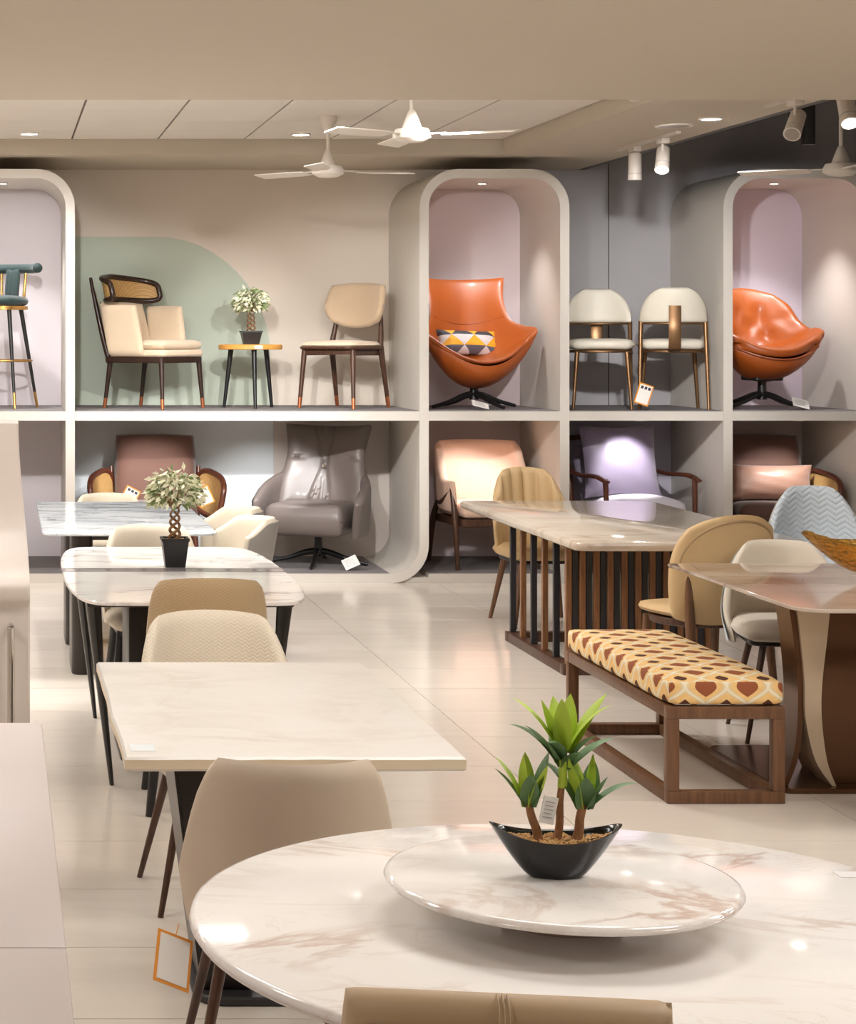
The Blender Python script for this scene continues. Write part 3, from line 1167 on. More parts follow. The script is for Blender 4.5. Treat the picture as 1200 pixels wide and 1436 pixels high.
def wing_chair(loc, rz):
    t = thing('wing_chair', 'cream armchair with dark wood frame and curved cane headrest on upper shelf', 'armchair', loc, rz)
    # front legs and raked rear posts
    for s in (-1, 1):
        leg(t, (s * 0.235, -0.245, 0.36), (s * 0.255, -0.27, 0.0), 0.021, 0.013, M_WENGE, M_COPPER, 0.2)
        leg(t, (s * 0.215, 0.22, 0.36), (s * 0.225, 0.27, 0.0), 0.021, 0.013, M_WENGE, M_COPPER, 0.2)
        tube('back_post', spline([(s * 0.225, 0.22, 0.33), (s * 0.25, 0.275, 0.55), (s * 0.26, 0.335, 0.80), (s * 0.255, 0.375, 0.95)], 4), [0.022, 0.02, 0.016, 0.012], M_WENGE, t, 10)
    slab('seat_rail', rrect(-0.26, 0.26, -0.27, 0.25, 0.03, 4), 0.33, 0.375, M_WENGE, t, 0.006)
    slab('seat_base', rrect(-0.265, 0.265, -0.285, 0.22, 0.05, 5), 0.377, 0.425, M_CREAM, t, 0.012)
    pad('seat_cushion', lambda x, y: (0.262 * x, -0.035 + 0.255 * y, 0.46), 0.075, M_CREAM, t, 14, q=0.18)
    # wrap-around arms and low back
    for s in (-1, 1):
        def arm(x, y, s=s):
            yy = 0.07 - 0.165 * x * s + 0.03 * y
            z = 0.565 + 0.185 * y - 0.012 * (yy < -0.1) * (abs(yy) - 0.1)
            return (s * (0.275 + 0.012 * y), yy, z)
        pad('arm_panel', arm, 0.055, M_CREAM, t, 12, q=0.12)
    pad('back_panel', lambda x, y: (0.27 * x, 0.225 + 0.05 * y - 0.02 * x * x + 0.03, 0.585 + 0.19 * y), 0.06, M_CREAM, t, 12, q=0.1)

    # curved cane headrest
    def head(x, y):
        a = x * math.radians(80)
        wave = 0.012 * math.cos(3 * x)
        return (0.30 * math.sin(a), 0.36 - 0.30 * (1 - math.cos(a)) * 0.85 + 0.02 * y, 0.868 + 0.085 * y * (1 - 0.1 * abs(x)) + wave)
    pad('cane_panel', head, 0.012, M_CANE, t, (20, 6), q=0.1)
    loop = []
    K = 40
    for k in range(K):
        th = 2 * PI * k / K
        c, s_ = math.cos(th), math.sin(th)
        e = 0.45
        x = math.copysign(abs(c) ** e, c)
        y = math.copysign(abs(s_) ** e, s_)
        loop.append(head(x, y))
    tube('headrest_frame', loop, 0.021, M_WENGE, t, 10, closed=True)
    return t


wing_chair((1.115, 14.6, ZSH), 50)


def side_table(loc, rz):
    t = thing('side_table', 'round amber wood side table with three black legs on upper shelf', 'side table', loc, rz)
    lathe('table_top', [(0.222, 0.425), (0.232, 0.429), (0.232, 0.458), (0.226, 0.463)], M_AMBER, t, 40)
    for k in range(3):
        a = 2 * PI * k / 3 + 0.4
        leg(t, (0.15 * math.cos(a), 0.15 * math.sin(a), 0.425), (0.205 * math.cos(a), 0.205 * math.sin(a), 0.0), 0.02, 0.012, M_BLACK)
    span('sticker', -0.04, 0.02, -0.2345, -0.2325, 0.432, 0.456, M_PAPER, t)
    return t


side_table((1.83, 14.6, ZSH), 10)


def side_chair(loc, rz):
    t = thing('side_chair', 'walnut side chair with beige rounded velvet back on upper shelf', 'chair', loc, rz)
    for s in (-1, 1):
        leg(t, (s * 0.20, -0.19, 0.43), (s * 0.225, -0.225, 0.0), 0.021, 0.013, M_WALNUT, M_COPPER, 0.18)
        leg(t, (s * 0.205, 0.20, 0.45), (s * 0.215, 0.30, 0.0), 0.024, 0.013, M_WALNUT, M_COPPER, 0.18)
        tube('back_post', spline([(s * 0.205, 0.19, 0.40), (s * 0.20, 0.215, 0.52), (s * 0.18, 0.25, 0.68)], 4), [0.024, 0.02, 0.015], M_WALNUT, t, 10)
        box('side_rail', (s * 0.195, 0.0, 0.405), (0.022, 0.40, 0.045), M_WALNUT, t, 0.006)
    box('front_rail', (0, -0.195, 0.41), (0.40, 0.022, 0.04), M_WALNUT, t, 0.006)
    slab('seat_tray', rrect(-0.245, 0.245, -0.25, 0.215, 0.09, 6), 0.428, 0.45, M_WALNUT, t, 0.008)
    pad('seat', lambda x, y: (0.24 * x, -0.017 + 0.23 * y, 0.458 + 0.012 * (1 - x * x) * (1 - y * y)), 0.05, M_CREAM, t, 14, q=0.4)

    def back(x, y):
        a = x * math.radians(52)
        return (0.305 * math.sin(a), 0.275 - 0.30 * (1 - math.cos(a)) + 0.05 * y, 0.752 + 0.17 * y)
    pad('backrest', back, 0.065, M_BEIGE, t, 18, q=0.42, qb=0.95)
    return t


side_chair((2.50, 14.6, ZSH), -40)


def star_base(t, h, r, m, n=4, a0=0.4):
    tube('column', [(0, 0, 0.06), (0, 0, h)], [0.035, 0.026], M_BLACK, t, 14)
    for k in range(n):
        a = a0 + 2 * PI * k / n
        c, s = math.cos(a), math.sin(a)
        tube('base_arm', spline([(0.01 * c, 0.01 * s, 0.10), (0.10 * c, 0.10 * s, 0.085), (r * 0.6 * c, r * 0.6 * s, 0.045), (r * c, r * s, 0.012)], 3), [0.026, 0.022, 0.017, 0.012], m, t, 8)


def crescent(name, t, m, prof, W, lift, fwd, thick, n=(26, 26), relief=None, q=0.05, pw=2.0):
    """scooped shell: prof = [(y, z)...] centre line from front lip to top; W, lift, fwd tables along it"""
    ys = [p[0] for p in prof]
    zs = [p[1] for p in prof]

    def pos(x, y):
        v = (y + 1) / 2
        u = abs(x) ** pw
        return (interp(W, v) * x, interp(ys, v) - interp(fwd, v) * u, interp(zs, v) + interp(lift, v) * u)
    return pad(name, pos, 0.03, m, t, n, q=q, relief=relief, power=10, tf=thick), pos


def egg_chair(loc, rz):
    t = thing('egg_chair', 'orange leather swivel chair with swept wing shell and a patterned cushion on it', 'lounge chair', loc, rz)
    star_base(t, 0.20, 0.36, M_BLACK, 4, 0.35)
    prof = [(-0.36, 0.335), (-0.20, 0.33), (0.0, 0.33), (0.17, 0.40), (0.27, 0.56), (0.33, 0.76), (0.40, 0.945)]
    W = [0.37, 0.425, 0.425, 0.37, 0.30, 0.28, 0.31]
    lift = [0.20, 0.23, 0.26, 0.20, 0.09, 0.03, 0.02]
    fwd = [-0.22, -0.05, 0.08, 0.17, 0.16, 0.12, 0.10]
    th = lambda x, y: 1.2
    sh, pos = crescent('shell', t, M_ORANGE, prof, W, lift, fwd, th)
    # deep rounded underside
    ys = [p[0] for p in prof]; zs = [p[1] for p in prof]

    def under(x, y):
        v = (y + 1) / 2 * 0.62
        px = pos(x, v * 2 - 1 + 0.004)
        d = 0.165 * (1 - abs(x) ** 2.2) * max(0.0, math.sin(PI * max(0, min(1, (v / 0.62) * 0.98 + 0.004)))) ** 0.55
        return (px[0] * 0.99, px[1] + 0.004, px[2] - 0.010 - d)
    pad('outer_shell', under, 0.02, M_ORANGE, t, (24, 20), q=0.05)
    # seams
    tube('seam', [Vector(pos(x / 10, 0.42)) + Vector((0, -0.0185, 0.004)) for x in range(-9, 10)], 0.004, M_ORANGEDK, t, 6)
    tube('front_piping', [Vector(pos(x / 12, -0.995)) + Vector((0, -0.004, 0)) for x in range(-12, 13)], 0.007, M_ORANGEDK, t, 6)
    return t


egg_chair((3.465, 14.60, ZSH), 2)


def throw_cushion(name, label, loc, rz, tilt, w, h, t, m, q=-0.06, spinx=0.0):
    def pos(x, y):
        return (w / 2 * x * (1 - 0.05 * (1 - y * y) * 0 - 0.05 * (1 - abs(y)) * 0), 0, h / 2 * y)
    bulge = lambda x, y: max(0.04, max(0, 1 - abs(x) ** 2.6) ** 0.6 * max(0, 1 - abs(y) ** 2.6) ** 0.6)
    pinch = lambda x, y: (w / 2 * x * (1 - 0.07 * (1 - y * y)), 0, h / 2 * y * (1 - 0.07 * (1 - x * x)))
    o = pad(name, pinch, t, m, None, 18, q=0.0, tf=bulge, power=30, relief=lambda x, y: 0.004 * math.sin(9 * x + 4 * y) * math.sin(7 * y - 3 * x))
    o.location = loc
    o.rotation_euler = (math.radians(tilt), math.radians(spinx), math.radians(rz))
    return tag(o, label, 'cushion')


throw_cushion('throw_cushion', 'grey, mustard and white triangle-patterned cushion on the orange egg chair', (3.44, 14.70, ZSH + 0.475), 10, -24, 0.48, 0.20, 0.13, M_CUSH, spinx=2)


def ivory_chair(loc, rz, label):
    t = thing('dome_back_chair', label, 'chair', loc, rz)
    pad('seat', lambda x, y: (0.245 * x, -0.02 + 0.235 * y, 0.465), 0.085, M_IVORY, t, 16, q=0.75, power=5)
    slab('seat_frame', [(0.225 * math.cos(2 * PI * k / 32), -0.02 + 0.215 * math.sin(2 * PI * k / 32)) for k in range(32)], 0.405, 0.425, M_BRASS, t, 0.004)

    def back(x, y):
        a = x * math.radians(62)
        return (0.256 * math.sin(a), 0.245 - 0.235 * (1 - math.cos(a)) + 0.02 * y, 0.745 + 0.125 * y)
    # dome outline: flat lower edge, round top
    def dome(x, y):
        yy = (y + 1) / 2
        w = math.sqrt(max(0.02, 1 - (max(0.0, yy) * 0.95) ** 2.0))
        return back(x * w, y)
    pad('backrest', dome, 0.055, M_IVORY, t, 18, q=0.0)
    rim = [Vector(back(x / 8, -1.05)) for x in range(-8, 9)]
    tube('back_rim', rim, 0.008, M_BRASS, t, 8)
    # flat brass strap from seat frame up the back
    P = spline([(0, 0.19, 0.415), (0, 0.262, 0.44), (0, 0.287, 0.55), (0, 0.285, 0.64), (0, 0.288, 0.74)], 4)
    tube('back_strap', P, [0.042] * len(P), M_BRASS, t, 8, flat=0.14, up=(1, 0, 0))
    for s in (-1, 1):
        leg(t, (s * 0.17, -0.17, 0.41), (s * 0.20, -0.21, 0.0), 0.017, 0.011, M_BRASS)
        a = math.radians(58) * s
        leg(t, (0.258 * math.sin(a), 0.245 - 0.235 * (1 - math.cos(a)) - 0.015, 0.63), (s * 0.235, 0.20, 0.0), 0.017, 0.011, M_BRASS)
        tube('seat_bracket', [(s * 0.20, 0.08, 0.415), (s * 0.232, 0.14, 0.40)], 0.012, M_BRASS, t, 8)
    return t


ivory_chair((4.325, 14.40, ZSH), -12, 'ivory dome-back chair with brass legs turned to face the room')
ivory_chair((4.835, 14.38, ZSH), 166, 'ivory dome-back chair turned to show its brass back strap')


def bucket_chair(loc, rz):
    t = thing('bucket_chair', 'orange leather tufted bucket chair on black swivel base in rounded niche', 'lounge chair', loc, rz)
    star_base(t, 0.26, 0.36, M_BLACK, 4, 0.5)
    prof = [(-0.34, 0.40), (-0.20, 0.405), (0.0, 0.385), (0.15, 0.43), (0.24, 0.58), (0.31, 0.76), (0.36, 0.88)]
    W = [0.33, 0.385, 0.39, 0.36, 0.325, 0.30, 0.22]
    lift = [0.10, 0.15, 0.20, 0.15, 0.06, 0.0, -0.05]
    fwd = [-0.14, 0.0, 0.10, 0.17, 0.16, 0.12, 0.08]

    def tuft(x, y):
        d = 0.0
        for (bx, by) in ((-0.35, 0.18), (0.35, 0.18), (0.0, 0.30), (-0.3, 0.5), (0.3, 0.5), (0, -0.1)):
            r2 = ((x - bx) / 0.14) ** 2 + ((y - by) / 0.09) ** 2
            d -= 0.03 * math.exp(-r2)
        d -= 0.014 * math.exp(-((y - 0.36 - 0.05 * abs(x)) / 0.035) ** 2)
        d -= 0.008 * math.exp(-((y - 0.10 + 0.25 * abs(x)) / 0.03) ** 2)
        d += 0.006 * math.sin(11 * x + 6 * y) * math.exp(-(y - 0.2) ** 2 / 0.1)
        return d
    sh, pos = crescent('shell', t, M_ORANGE, prof, W, lift, fwd, lambda x, y: 2.6, (34, 34), tuft, 0.25)

    def under(x, y):
        v = (y + 1) / 2 * 0.6
        px = pos(x, v * 2 - 1)
        d = 0.165 * (1 - abs(x) ** 3) * max(0.0, math.sin(PI * max(0, min(1, (v / 0.6) * 0.97 + 0.01)))) ** 0.6
        return (px[0] * 0.96, px[1] + 0.01, px[2] - 0.022 - d)
    pad('outer_shell', under, 0.02, M_ORANGE, t, (20, 16), q=0.05)
    slab('base_plate', rrect(-0.11, 0.11, -0.13, 0.13, 0.03, 4), 0.20, 0.235, M_BLACK, t, 0.006)
    tube('front_piping', [Vector(pos(x / 12 * 0.97, -0.985)) + Vector((0, -0.012, -0.045)) for x in range(-12, 13)], 0.006, M_ORANGEDK, t, 6)
    return t


bucket_chair((5.57, 14.60, ZSH), 4)


# ------------------------------------------------------------------ chairs on the lower shelf
def cane_armchair(loc, rz, label, flare=0.165):
    t = thing('cane_armchair', label, 'armchair', loc, rz)
    pad('backrest', lambda x, y: (0.30 * x, 0.24 + 0.085 * y - 0.02 * x * x, 0.665 + 0.275 * y), 0.13, M_BROWNF, t, 16, q=0.14, power=6,
        relief=lambda x, y: -0.016 * math.exp(-((y - 0.22) / 0.05) ** 2))
    pad('seat', lambda x, y: (0.30 * x, -0.06 + 0.33 * y, 0.395 + 0.01 * y * -1), 0.15, M_BROWNF, t, 14, q=0.12, power=6)
    slab('seat_frame', rrect(-0.30, 0.30, -0.37, 0.26, 0.03, 4), 0.265, 0.32, M_REDW, t, 0.008)
    for s in (-1, 1):
        leg(t, (s * 0.27, -0.31, 0.27), (s * 0.29, -0.36, 0.0), 0.022, 0.014, M_REDW)
        leg(t, (s * 0.26, 0.22, 0.27), (s * 0.28, 0.30, 0.0), 0.022, 0.014, M_REDW)

        # bulging cane side panel in a wooden loop
        def side(x, y, s=s):
            yy = -0.03 - 0.30 * x * s
            f = max(0.0, min(1.0, (yy + 0.33) / 0.6))
            z = 0.52 + 0.15 * y + (0.05 * (f - 0.5))
            return (s * (0.30 + flare * (1 - f) ** 0.8 + 0.03 * y), yy, z)
        pad('cane_panel', side, 0.01, M_CANE, t, 10, q=0.35)
        loop = []
        for k in range(32):
            th = 2 * PI * k / 32
            c, s_ = math.cos(th), math.sin(th)
            loop.append(side(math.copysign(abs(c) ** 0.6, c), math.copysign(abs(s_) ** 0.6, s_)))
        tube('arm_frame', loop, 0.021, M_REDW, t, 10, closed=True)
        tube('back_post', [(s * 0.31, 0.21, 0.29), (s * 0.325, 0.29, 0.70)], [0.02, 0.016], M_REDW, t, 10)
    return t


cane_armchair((1.14, 14.62, ZLO), -3, 'brown armchair with bulging cane sides and orange-edged price cards')
cane_armchair((5.625, 14.62, ZLO), -6, 'brown armchair with cane sides and a bronze satin pillow', 0.10)
throw_cushion('lumbar_pillow', 'bronze satin lumbar pillow on the brown cane-sided armchair', (5.63, 14.60, ZLO + 0.60), -8, -16, 0.60, 0.27, 0.16, M_BROWNC)


def swivel_lounge(loc, rz):
    t = thing('swivel_lounge_chair', 'taupe leather swivel lounge chair with tall pleated back on lower shelf', 'lounge chair', loc, rz)
    star_base(t, 0.23, 0.36, M_BLACK, 4, 0.15)
    pad('seat_cushion', lambda x, y: (0.30 * x, -0.10 + 0.30 * y, 0.35), 0.24, M_TAUPEL, t, 16, q=0.12, power=10)

    def pleat(x, y):
        d = 0.0
        for k, c in enumerate((-0.22, -0.10, 0.03, 0.12)):
            xc = c * (0.25 + abs(y - 0.05) * 1.2)
            d -= 0.024 * math.exp(-((x - xc) / 0.04) ** 2) * (0.35 + 0.65 * min(1, abs(y - 0.05)))
        d -= 0.02 * math.exp(-(x / 0.09) ** 2 - ((y - 0.05) / 0.07) ** 2)
        d -= 0.020 * math.exp(-((y - 0.17) / 0.03) ** 2) * ss(abs(x), 0.4, 0.8)
        return d
    Wt = [0.33, 0.335, 0.33, 0.30, 0.29, 0.305, 0.33]

    def back(x, y):
        v = (y + 1) / 2
        u = abs(x) ** 2
        return (interp(Wt, v) * x, 0.22 + 0.10 * y - 0.10 * u * (1 - 0.3 * v), 0.70 + 0.30 * y + 0.02 * u * v)
    pad('backrest', back, 0.12, M_TAUPEL, t, (56, 44), q=0.05, relief=pleat, power=9)
    # sloped arm wings
    for s in (-1, 1):
        def wing(x, y, s=s):
            f = max(0.0, (x * s + 1) / 2)      # 0 at the back, 1 at the front
            yy = 0.27 - 0.61 * f
            top = 0.72 - 0.21 * f - 0.03 * ss(f, 0.7, 1.0)
            z = 0.22 + (top - 0.22) * (y + 1) / 2
            out = 0.262 + 0.095 * ss(f, 0.0, 0.55) + 0.03 * (y + 1) / 2 * f
            return (s * out, yy, z)
        pad('arm_wing', wing, 0.075, M_TAUPEL, t, 16, q=0.07, power=6)
    b = lathe('back_button', [(0.0, 0.0), (0.012, 0.0), (0.012, 0.004), (0.0, 0.006)], M_CHROME, t, 12, (0, 0, 0))
    b.rotation_euler = (PI / 2, 0, 0)
    b.location = (0, 0.135, 0.715)
    return t


swivel_lounge((2.33, 14.62, ZLO), -26)


def blush_armchair(loc, rz):
    t = thing('blush_armchair', 'blush pink armchair with brown wooden legs under spotlight on lower shelf', 'armchair', loc, rz)

    def tub(x, y):
        ax = abs(x)
        a = min(1.0, ax / 0.62) * PI / 2 * (1 if x >= 0 else -1)
        fw = max(0.0, ax - 0.62) / 0.38 * 0.27
        top = 0.90 - 0.27 * ss(ax, 0.50, 0.74)
        z = 0.40 + (top - 0.40) * (y + 1) / 2
        return (0.30 * math.sin(a) * (1 + 0.03 * y), 0.26 * math.cos(a) - fw + 0.05 * (y + 1) / 2 * math.cos(a), z)
    pad('backrest', tub, 0.065, M_PINKF, t, (30, 16), q=0.06)
    pad('seat', lambda x, y: (0.275 * x, -0.06 + 0.28 * y, 0.415), 0.12, M_PINKF, t, 14, q=0.15, power=6)
    slab('seat_rail', rrect(-0.275, 0.275, -0.33, 0.22, 0.03, 4), 0.305, 0.36, M_WALNUT, t, 0.006)
    for s in (-1, 1):
        tube('leg', spline([(s * 0.31, -0.22, 0.58), (s * 0.305, -0.27, 0.36), (s * 0.30, -0.31, 0.0)], 4), [0.016, 0.024, 0.015], M_WALNUT, t, 10)
        tube('leg', spline([(s * 0.30, 0.05, 0.50), (s * 0.295, 0.20, 0.33), (s * 0.29, 0.30, 0.0)], 4), [0.014, 0.024, 0.014], M_WALNUT, t, 10)
        tube('arm_support', spline([(s * 0.312, -0.22, 0.57), (s * 0.318, -0.05, 0.47), (s * 0.31, 0.08, 0.46)], 4), [0.014, 0.02, 0.014], M_WALNUT, t, 10)
    span('sticker', -0.03, 0.08, -0.3335, -0.331, 0.315, 0.35, M_PAPER, t)
    return t


blush_armchair((3.52, 14.60, ZLO), 8)


def wood_armchair(loc, rz):
    t = thing('wooden_armchair', 'reddish wooden armchair with open arms and a large mauve cushion on lower shelf', 'armchair', loc, rz)
    for s in (-1, 1):
        leg(t, (s * 0.352, -0.29, 0.650), (s * 0.335, -0.33, 0.0), 0.020, 0.015, M_REDW)
        tube('back_post', spline([(s * 0.33, 0.36, 0.0), (s * 0.33, 0.25, 0.35), (s * 0.325, 0.30, 0.70), (s * 0.31, 0.38, 0.92)], 4), [0.016, 0.024, 0.020, 0.016], M_REDW, t, 10)
        P = spline([(s * 0.33, 0.30, 0.68), (s * 0.35, 0.08, 0.655), (s * 0.365, -0.18, 0.66), (s * 0.36, -0.33, 0.63)], 5)
        tube('armrest', P, [0.026, 0.030, 0.034, 0.026], M_REDW, t, 10, flat=0.5, up=(1, 0, 0))
        box('side_rail', (s * 0.32, -0.02, 0.33), (0.03, 0.56, 0.05), M_REDW, t, 0.008)
    tube('top_rail', [(-0.31, 0.38, 0.91), (0, 0.40, 0.925), (0.31, 0.38, 0.91)], 0.02, M_REDW, t, 10)
    box('front_rail', (0, -0.30, 0.33), (0.62, 0.03, 0.05), M_REDW, t, 0.008)
    box('back_rail', (0, 0.24, 0.33), (0.62, 0.03, 0.05), M_REDW, t, 0.008)
    pad('back_cushion', lambda x, y: (0.28 * x, 0.27 + 0.08 * y, 0.65 + 0.22 * y), 0.09, M_PURPLE, t, 12, q=0.12)
    pad('seat', lambda x, y: (0.295 * x, -0.04 + 0.30 * y, 0.43 + 0.03 * (1 - y * y) * (1 - x * x)), 0.13, M_PALEPUR, t, 14, q=0.2, power=5)
    return t


wood_armchair((4.60, 14.60, ZLO), 12)
throw_cushion('scatter_cushion', 'large square mauve satin cushion propped on the wooden armchair', (4.53, 14.60, ZLO + 0.755), 6, -14, 0.58, 0.54, 0.20, M_PURPLE)


# ------------------------------------------------------------------ dining chairs
def tub_shape(Rx, Ry, zb, z1, A, drop, flare=0.10, d0=0.55, d1=0.95, y0=0.0, tilt=0.05):
    def f(x, y):
        a = x * math.radians(A)
        h = (y + 1) / 2
        top = z1 - drop * ss(abs(x), d0, d1)
        z = zb + (top - zb) * h
        k = 1 - flare * (1 - h)
        return (Rx * k * math.sin(a), y0 + Ry * k * math.cos(a) + tilt * h * max(0, math.cos(a)), z)
    return f


def tub_chair(name, label, loc, rz, m_in, m_seat, legs, Rx=0.235, Ry=0.25, z1=0.83, drop=0.2, A=100, q=0.1, qb=None, t_=0.045, relief=None, d0=0.5, d1=0.95,
              seat_z=0.465, m_out=None, cat='chair', group=None, zb=0.40, tilt=0.05, nn=(30, 14)):
    t = thing(name, label, cat, loc, rz, group)
    shp = tub_shape(Rx, Ry, zb, z1, A, drop, d0=d0, d1=d1, tilt=tilt)
    pad('backrest', shp, t_, m_in, t, nn, q=q, qb=qb, relief=relief, power=7)
    if m_out:
        def outer(x, y):
            p = Vector(shp(x * 0.97, y * 0.94 - 0.03))
            c = Vector((p.x, p.y, 0))
            c = c.normalized() * (t_ * 0.5 + 0.001)
            return p + c
        pad('outer_cover', outer, 0.008, m_out, t, (24, 10), q=q, qb=qb)
    pad('seat', lambda x, y: (Rx * 0.97 * x, -0.035 + (Ry * 0.98) * y, seat_z - 0.025), 0.09, m_seat, t, 14, q=0.35, power=5)
    slab('seat_frame', rrect(-Rx * 0.78, Rx * 0.78, -0.21, 0.17, 0.05, 4), seat_z - 0.085, seat_z - 0.06, M_DKBROWN, t, 0.004)
    for sx in (-1, 1):
        for sy in (-1, 1):
            if legs == 'brown':
                leg(t, (sx * 0.14, -0.02 + sy * 0.13, seat_z - 0.07), (sx * 0.225, -0.01 + sy * 0.225, 0.0), 0.016, 0.009, M_WALNUT)
            elif legs == 'black':
                leg(t, (sx * 0.17, -0.02 + sy * 0.15, seat_z - 0.07), (sx * 0.215, -0.02 + sy * 0.22, 0.0), 0.024, 0.015, M_BLACKW)
            elif legs == 'wood':
                leg(t, (sx * 0.16, -0.02 + sy * 0.15, seat_z - 0.07), (sx * 0.225, -0.02 + sy * 0.235, 0.0), 0.022, 0.012, M_BROWNW)
            elif legs == 'taupe':
                leg(t, (sx * 0.16, -0.02 + sy * 0.15, seat_z - 0.07), (sx * 0.215, -0.02 + sy * 0.225, 0.0), 0.016, 0.011, M_TAUPEM)
    return t


tub_chair('dining_chair', 'smooth greige dining chair tucked under the ivory stone table beside round table', (0.658, 4.62, 0), 177, M_GREYBG, M_GREYBG, 'brown', z1=0.82, drop=0.30, A=92, q=0.14, d0=0.46, d1=0.98)
tub_chair('dining_chair', 'cream woven-fabric dining chair with thin brown legs at ivory stone table', (0.69, 6.25, 0), 4, M_WEAVE, M_WEAVE, 'brown', z1=0.85, drop=0.26, q=0.42, qb=0.1, d0=0.45, d1=1.0)
tub_chair('dining_chair', 'tan woven-fabric dining chair with black legs at the grey-veined extending table', (0.765, 7.45, 0), 178, M_WEAVET, M_WEAVET, 'black', Rx=0.225, z1=0.88, drop=0.22, A=84, q=0.65, qb=0.1, d0=0.62, d1=1.0)
tub_chair('dining_chair', 'cream leatherette dining chair with black legs behind the small potted ficus', (0.72, 9.30, 0), 2, M_CREAMC, M_CREAMC, 'black', Rx=0.245, z1=0.845, drop=0.30, A=84, q=0.5, qb=0.1, d0=0.5, d1=1.0)
tub_chair('dining_chair', 'pale leatherette dining chair behind the blue-grey marble table', (0.67, 12.2, 0), 0, M_CREAMC, M_CREAMC, 'black', Rx=0.235, z1=0.765, drop=0.22, A=84, q=0.5, qb=0.1, d0=0.5, d1=1.0)
for (yy, lb) in ((10.55, 'cream chair with grey outer back beside the blue-grey marble table, nearer the ficus'), (11.15, 'cream chair with grey outer back beside blue-grey marble table, nearer the shelving')):
    tub_chair('dining_chair', lb, (1.16, yy, 0), -74, M_CREAMC, M_CREAMC, 'black', Rx=0.215, z1=0.785, drop=0.08, A=82, q=0.1, d0=0.6, d1=1.0, m_out=M_GREYC, t_=0.05)

# channel-back tan chair
def channels(x, y):
    return -0.014 + 0.026 * abs(math.sin(x * PI * 4.0)) ** 0.6


ch = tub_chair('channel_back_chair', 'tan channel-back dining chair with wooden legs at the slatted-base marble table', (3.27, 12.15, 0), 4, M_TAN, M_TAN, 'wood', Rx=0.255, Ry=0.25, z1=0.93, drop=0.22, A=78, q=0.85, qb=0.2, relief=channels, d0=0.4, d1=1.0, nn=(84, 16))


def round_back_chair(loc, rz):
    t = thing('round_back_chair', 'tan round-back dining chair with piped edge and wooden frame beside bench', 'chair', loc, rz)

    def back(x, y):
        a = x * math.radians(60)
        return (0.315 * math.sin(a), 0.225 - 0.23 * (1 - math.cos(a)) + 0.035 * y, 0.665 + 0.26 * y)
    pad('backrest', back, 0.05, M_TAN, t, 22, q=0.85, qb=0.45)
    loop = []
    for k in range(44):
        th = 2 * PI * k / 44
        p = Vector(back(0.90 * math.cos(th), 0.90 * math.sin(th) if math.sin(th) > 0 else 0.85 * math.sin(th)))
        loop.append(p + Vector((0, 0.026, 0.0)))
    tube('piping', loop[:23], 0.006, M_TANDK, t, 6)
    pad('seat', lambda x, y: (0.245 * x, -0.035 + 0.24 * y, 0.458), 0.06, M_TAN, t, 14, q=0.6, power=5)
    slab('seat_frame', [(0.235 * math.cos(2 * PI * k / 28), -0.03 + 0.23 * math.sin(2 * PI * k / 28)) for k in range(28)], 0.395, 0.43, M_WALNUT, t, 0.006)
    for s in (-1, 1):
        leg(t, (s * 0.19, -0.17, 0.42), (s * 0.205, -0.20, 0.0), 0.022, 0.013, M_BROWNW)
        tube('leg', spline([(s * 0.215, 0.175, 0.64), (s * 0.21, 0.185, 0.42), (s * 0.225, 0.235, 0.0)], 4), [0.012, 0.024, 0.013], M_BROWNW, t, 10)
    return t


round_back_chair((3.32, 9.42, 0), 197)

tub_chair('velvet_tub_chair', 'cream and pale blue velvet tub chair tucked under the brown-veined table', (3.46, 8.74, 0), -10, M_CREAMV, M_CREAMV, 'brown', Rx=0.265, Ry=0.26, z1=0.825, drop=0.32, A=98, q=0.5, qb=0.1, d0=0.25, d1=1.0, m_out=M_BLUEV, seat_z=0.50)
tub_chair('zigzag_tub_chair', 'pale blue tub chair with zigzag quilted back near the amber bowl', (4.60, 11.2, 0), -12, M_BLUEZ, M_BLUEV, 'brown', Rx=0.27, Ry=0.26, z1=0.885, drop=0.34, A=98, q=0.8, qb=0.1, d0=0.2, d1=1.0, m_out=M_CREAMV)
tub_chair('velvet_tub_chair', 'cream upholstered chair with thin bronze legs by the bench end', (3.40, 7.16, 0), 180, M_CREAMV, M_CREAMV, 'taupe', Rx=0.245, z1=0.82, drop=0.2, A=90, q=0.2, seat_z=0.50, m_out=None, zb=0.44)


